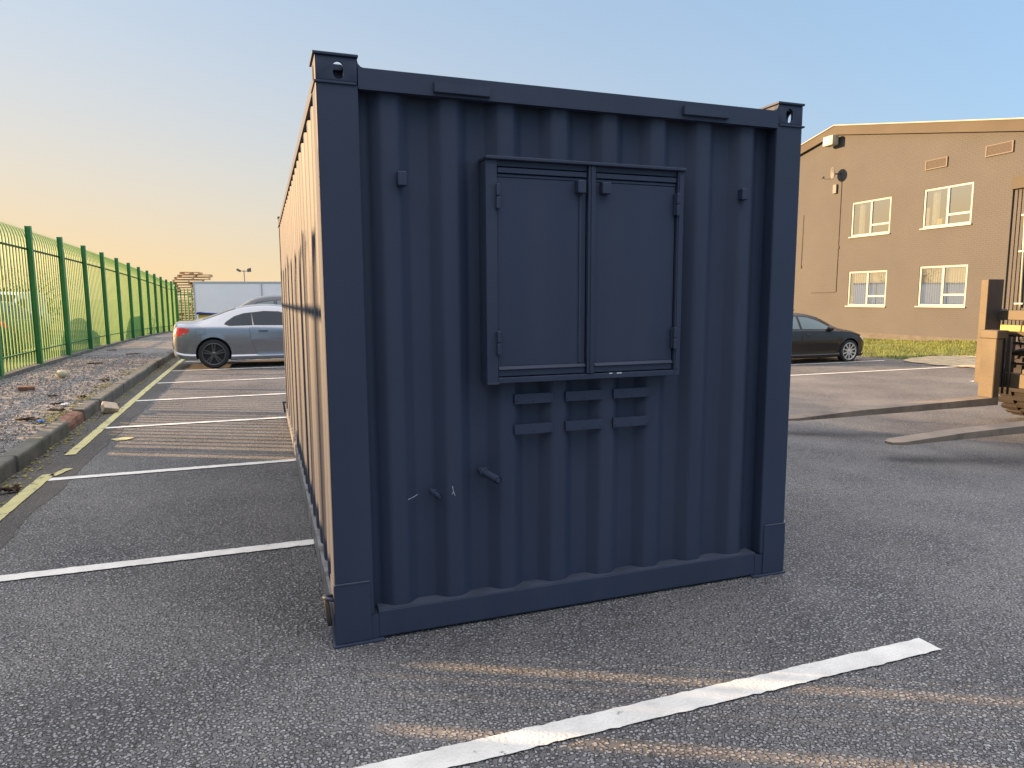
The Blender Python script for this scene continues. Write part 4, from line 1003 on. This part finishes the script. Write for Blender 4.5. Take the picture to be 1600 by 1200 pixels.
# grass bank in front of the building ---------------------------------
def bank_z(x, y):
    xf = 24+.0488*(y-15); t = sm((x-17.2)/(xf-17.2)); return gz(x, y)+.012+t*(.10+.16*sm((19-y)/6))+.03*mnoise.noise((x*.7, y*.7, 0))*sm((x-17.1)/1.5)
def bank_edge(y): return 17.15+.35*mnoise.noise((y*.35, 8, 0))+.5*sm((12-y)/3)
b = MB(); rows = []
for j in range(141):
    y = 4+j*.2; xa = bank_edge(y); xb = 24+.0488*(y-15)+.02; rows.append([b.bm.verts.new((xa+(xb-xa)*i/16, y, bank_z(xa+(xb-xa)*i/16, y) if i else gz(xa, y)-.02)) for i in range(17)])
for A, B in zip(rows, rows[1:]):
    for i in range(16): f = b.bm.faces.new((A[i], A[i+1], B[i+1], B[i])); f.smooth = True
tag(b.build('grass_bank', M['turf']), kind='structure')
rnd = random.Random(3); b = MB()
for i in range(42000):
    y = rnd.uniform(7, 27); xa = bank_edge(y); x = rnd.uniform(xa+.05, 23.9)
    if mnoise.noise((x*.5, y*.5, 2)) > .28 and rnd.random() < .8: continue
    if (x-18.2)**2+(y-10.9)**2 < 2.4 and rnd.random() < .99: continue
    z = bank_z(x, y); h = rnd.uniform(.03, .10); a = rnd.uniform(0, 6.28); w = .008; lx, ly = rnd.uniform(-.03, .03), rnd.uniform(-.03, .03)
    b.face([(x-w*math.cos(a), y-w*math.sin(a), z-.01), (x+w*math.cos(a), y+w*math.sin(a), z-.01), (x+lx, y+ly, z+h)])
tag(b.build('grass', M['grass'], recalc=False), kind='stuff')

b = MB(); gd = {}
def gv(i, j):
    if (i, j) not in gd:
        x, y = 16.4+i*.12, 9.0+j*.12; gd[(i, j)] = b.bm.verts.new((x, y, max(bank_z(x, y) if x > bank_edge(y) else -9, gz(x, y))+.022))
    return gd[(i, j)]
for i in range(32):
    for j in range(32):
        x, y = 16.4+i*.12-18.2, 9.0+j*.12-10.9; a = math.atan2(y, x)
        if math.hypot(x, y) < 1.5*(1+.22*mnoise.noise((math.cos(a)*2, math.sin(a)*2, 5))): b.bm.faces.new((gv(i, j), gv(i+1, j), gv(i+1, j+1), gv(i, j+1)))
tag(b.build('bare_earth', M['earth']), kind='structure')
# ------------------------------------------------------------------ forklift at the right
FX = 8.6; fk = thing('forklift', (0, 0, 0), 'large ochre forklift at the right edge with its two long forks lowered to the ground', 'forklift')
def fork(yc):
    w = .20; z0 = .065; tip = 5.40
    # blade with a slight taper to the tip
    b = MB(); st_ = [(tip, .045, .022), (tip+.10, .10, .03), (tip+.9, .10, .065), (FX+.02, .10, .10), (FX+.12, .10, .11)]; rings = []
    for x, hw_, t in st_:
        rings.append([b.bm.verts.new(p) for p in ((x, yc-hw_, z0), (x, yc+hw_, z0), (x, yc+hw_, z0+t), (x, yc-hw_, z0+t))])
    for A, B in zip(rings, rings[1:]):
        for i in range(4): b.bm.faces.new((A[i], A[(i+1) % 4], B[(i+1) % 4], B[i]))
    b.bm.faces.new(rings[0]); b.bm.faces.new(rings[-1][::-1])
    o = b.build('fork', M['fork'], fk)
    MB().prism([(FX, z0+.10), (FX+.12, z0+.10), (FX+.12, 1.00), (FX+.10, 1.02), (FX+.02, 1.02), (FX, .98)], 'y', yc-.10, yc+.10, .006).build('fork_shank', M['ochre'], o)
    MB().box((FX-.012, yc-.115, .925), (FX+.20, yc+.125, 1.035), .012).build('fork_hook', M['ochre'], o)
fork(3.47); fork(2.06)
gp = bx('guide_plate', (FX+.175, 3.66, .32), (FX+.46, 3.735, 1.69), M['dark_steel'], fk, .006)  # dark plate body with an ochre strip on its front edge
bx('plate_edge', (FX+.155, 3.65, .318), (FX+.174, 3.745, 1.685), M['ochre'], gp, .003)
MB().prism([(FX+.40, 1.15), (FX+.50, 1.20), (FX+.47, 1.30), (FX+.42, 1.27)], 'y', 3.6, 3.7).build('guide_lug', M['hose'], fk)
bx('carriage_beam', (FX+.40, .90, 1.155), (FX+.50, 3.62, 1.285), M['ochre'], fk, .01)
bx('side_plate', (FX+.21, 3.45, .28), (FX+.48, 3.52, .98), M['hose'], fk, .01)
for y0 in (3.36, 3.43): MB().tube([(FX+.26, y0, .95), (FX+.26, y0, .2)], .015, 8).build('hose', M['hose'], fk)
MB().tube([(FX+.30, 1.0, .985), (FX+.30, 3.50, .985)], .036, 14).build('fork_shaft', M['ochre'], fk)
MB().tube([(FX+.34, 1.0, .865), (FX+.34, 3.42, .865)], .020, 12).build('ram_rod', M['chrome'], fk)
MB().tube([(FX+.40, 1.0, .735), (FX+.40, 3.40, .735)], .038, 12).build('cross_tube', M['ochre'], fk)
MB().tube([(FX+.38, 1.0, .600), (FX+.38, 3.42, .600)], .018, 12).build('ram_rod', M['chrome'], fk)
bx('lower_beam', (FX+.28, 1.0, .285), (FX+.44, 3.48, .475), M['ochre'], fk, .015)
bx('beam_pad', (FX+.26, 2.0, .475), (FX+.42, 3.20, .54), M['ochre'], fk, .01)
bx('yellow_cross_member', (FX+1.3, 1.2, .96), (FX+1.4, 4.30, 1.05), M['amber'], fk, .01)
for k in range(10):
    y0 = 3.36-.062*k-random.uniform(0, .01)
    MB().tube([(FX+.46, y0+.03, 1.13), (FX+.42, y0, 1.14), (FX+.42, y0, 1.05), (FX+.43, y0+random.uniform(-.03, .03), .92), (FX+.42, y0+random.uniform(-.03, .03), .80)], .010, 6).build('hose', M['hose'], fk)
MB().tube([(FX+.38, 3.42, .72), (FX+.36, 3.32, .77), (FX+.36, 3.15, .80), (FX+.4, 2.9, .80)], .022, 8).build('hose', M['hose'], fk)
bx('valve_block', (FX+.5, 2.9, .42), (FX+.7, 3.38, .68), M['hose'], fk, .02)
for y0 in (1.55, 2.85): bx('mast_channel', (FX+.62, y0, .0), (FX+.82, y0+.16, 3.6), M['ochre'], fk, .01)
def big_tyre(x, y, r, w):
    b = MB(); b.lathe([(r*.5, -.5*w), (r*.93, -.5*w), (r*.97, -.42*w), (r*.97, .42*w), (r*.93, .5*w), (r*.5, .5*w)], (0, 0, 0), n=48)
    for k in range(26):
        for s_ in (-1, 1):
            a = 2*math.pi*(k+(.5 if s_ > 0 else 0))/26; m_ = Matrix.Rotation(-a, 4, 'Y')
            q = MB(); q.box((r*.95, 0 if s_ > 0 else -.52*w, -.035), (r*1.03, .52*w if s_ > 0 else 0, .035))
            me = bpy.data.meshes.new('t'); q.bm.to_mesh(me); q.bm.free(); me.transform(m_); b.bm.from_mesh(me); bpy.data.meshes.remove(me)
    o = b.build('wheel', M['tyre_dusty'], fk); o.location = (x, y, r*1.03-.36)
    MB().lathe([(r*.5, -.45*w), (r*.48, -.2*w), (r*.2, -.22*w), (.001, -.25*w)], (0, 0, 0), n=24).build('rim', M['amber'], o)
big_tyre(10.75, 4.22, .58, .46); big_tyre(10.75, .75, .58, .46); big_tyre(13.1, 3.9, .5, .38); big_tyre(13.1, 1.0, .5, .38)
MB().prism([(9.6, .1), (13.9, .1), (14.1, 1.2), (13.6, 1.5), (12.0, 1.35), (11.4, 1.0), (9.6, .9)], 'y', 1.4, 3.5, .04).build('chassis', M['amber'], fk)
b = MB()
for xx, yy in ((11.0, 1.6), (11.0, 3.2), (12.6, 1.6), (12.6, 3.2)): b.tube([(xx, yy, 1.0), (xx+(.15 if xx < 12 else -.1), yy, 2.6)], .04, 8)
b.box((11.05, 1.5, 2.58), (12.6, 3.3, 2.66), .02); b.build('cab_guard', M['trim'], fk)

# ------------------------------------------------------------------ litter on the gravel and in the gutter
def lump(name, loc, s_, m, label, cat, seed, rz=0, group=None):
    b = MB(); bmesh.ops.create_icosphere(b.bm, subdivisions=3, radius=1)
    for v in b.bm.verts: v.co *= 1+.22*mnoise.noise(v.co*1.3+Vector((seed, 0, 0))); v.co = Vector((v.co.x*s_[0], v.co.y*s_[1], v.co.z*s_[2]))
    for f in b.bm.faces: f.smooth = True
    o = b.build(name, m); o.location = loc; o.rotation_euler = (0, 0, rz); return tag(o, label, cat, group)
lump('stone', (-3.55, 11.0, .20), (.085, .08, .075), M['stoneball'], 'rounded pale stone lying alone near the fence foot', 'stone', 4)
o = MB().box((-.105, -.05, -.032), (.105, .05, .032), .008).build('brick', M['brick']); o.location = (-3.60, 9.25, .165); o.rotation_euler = (.1, .05, .25); tag(o, 'red-brown broken brick lying on the gravel strip', 'brick')
o = MB().box((-.09, -.075, -.05), (.09, .075, .05), .012).build('concrete_block', M['block']); o.location = (-2.17, 7.35, .07); o.rotation_euler = (.5, .25, .5); tag(o, 'pale square block fallen against the kerb in the gutter', 'block')
def scrap(name, loc, w, l, m, label, cat, seed, rz=0, n=6, h=.02, group=None):
    rnd = random.Random(seed); b = MB(); g_ = []
    for j in range(n+1):
        g_.append([b.bm.verts.new(((i/n-.5)*w*(1+rnd.uniform(-.15, .15))*(1-.5*abs(j/n-.5)), (j/n-.5)*l+rnd.uniform(-.01, .01), rnd.uniform(0, h))) for i in range(n+1)])
    for j in range(n):
        for i in range(n): b.bm.faces.new((g_[j][i], g_[j][i+1], g_[j+1][i+1], g_[j+1][i]))
    o = b.build(name, m); o.location = loc; o.rotation_euler = (0, 0, rz)
    sd = o.modifiers.new('s', 'SOLIDIFY'); sd.thickness = .003
    return tag(o, label, cat, group)
scrap('paper_scrap', (-2.66, 7.30, .15), .10, .12, M['litterwhite'], 'crumpled white paper scrap on the gravel beside the pale block', 'litter', 1)
scrap('plastic_scrap', (-2.58, 5.95, .15), .09, .09, M['litterblue'], 'small blue plastic scrap on the gravel behind the kerb', 'litter', 2)
leaves = [(-2.76, 6.15, .26, .07, 'long dark dead leaf clump just left of the blue scrap'), (-2.62, 6.75, .18, .05, 'dark twig litter halfway between the blue and white scraps'), (-2.75, 7.35, .15, .04, 'dark dead leaves touching the left of the white paper'),
          (-3.0, 8.2, .12, .04, 'dark dead leaf on the gravel above the white paper'), (-2.62, 8.0, .10, .10, 'upright curled dead leaf by the kerb top'), (-3.9, 7.0, .2, .06, 'flattened brown leaf patch at the left edge of the gravel'),
          (-3.6, 13.8, .3, .08, 'dark leaf litter far along the gravel near the fence'), (-2.75, 10.2, .14, .2, 'brown leaf litter against the inside of the far kerb'), (-3.3, 16.5, .3, .1, 'dark leaf litter on the gravel nearest the coupe'), (-4.1, 18.5, .3, .1, 'farthest dark leaf litter at the fence foot')]
for i, (x, y, w, l, lab) in enumerate(leaves): scrap('dead_leaves', (x, y, gz(x, y)+.145), w, l, M['drybrown'], lab, 'leaf litter', 20+i, random.uniform(-.5, .5), h=.035, group='dead leaves on the gravel')
scrap('dead_leaves', (-2.14, 3.32, .012), .16, .07, M['drybrown'], 'dark red-brown curled leaf in the gutter at the left edge', 'leaf litter', 40, .2, h=.05, group='dead leaves on the gravel')
b = MB(); rnd = random.Random(5)
for i in range(500):
    y = rnd.choice((6.2, 6.5, 9.3, 11.5, 7.8))+rnd.gauss(0, .35); x = kx(y)-.16-abs(rnd.gauss(0, .12)); a = rnd.uniform(0, 6.28); s_ = rnd.uniform(.012, .03)
    b.face([(x+s_*math.cos(a+q), y+s_*math.sin(a+q), gz(x, y)+.145+rnd.uniform(0, .012)) for q in (0, 2, 4)])
tag(b.build('moss_patch', M['moss'], recalc=False), kind='stuff')
# loose stones on the gravel strip
rnd = random.Random(11); b = MB()
for i in range(5200):
    y = rnd.uniform(3.5, 17); x = rnd.uniform(fence_x(y)+.2, kx(y)-.16); s_ = rnd.uniform(.010, .026); z = gz(x, y)+.125+.022*mnoise.noise((x*2.3, y*2.3, 0))+.004
    top = b.bm.verts.new((x+rnd.uniform(-.3, .3)*s_, y, z+s_*.9)); n_ = 5; a0 = rnd.uniform(0, 6)
    ring_ = [b.bm.verts.new((x+s_*math.cos(a0+6.283*k/n_)*rnd.uniform(.8, 1.2), y+s_*math.sin(a0+6.283*k/n_), z)) for k in range(n_)]
    for k in range(n_): b.bm.faces.new((ring_[k], ring_[(k+1) % n_], top))
tag(b.build('loose_gravel', M['gravel'], recalc=False), kind='stuff')
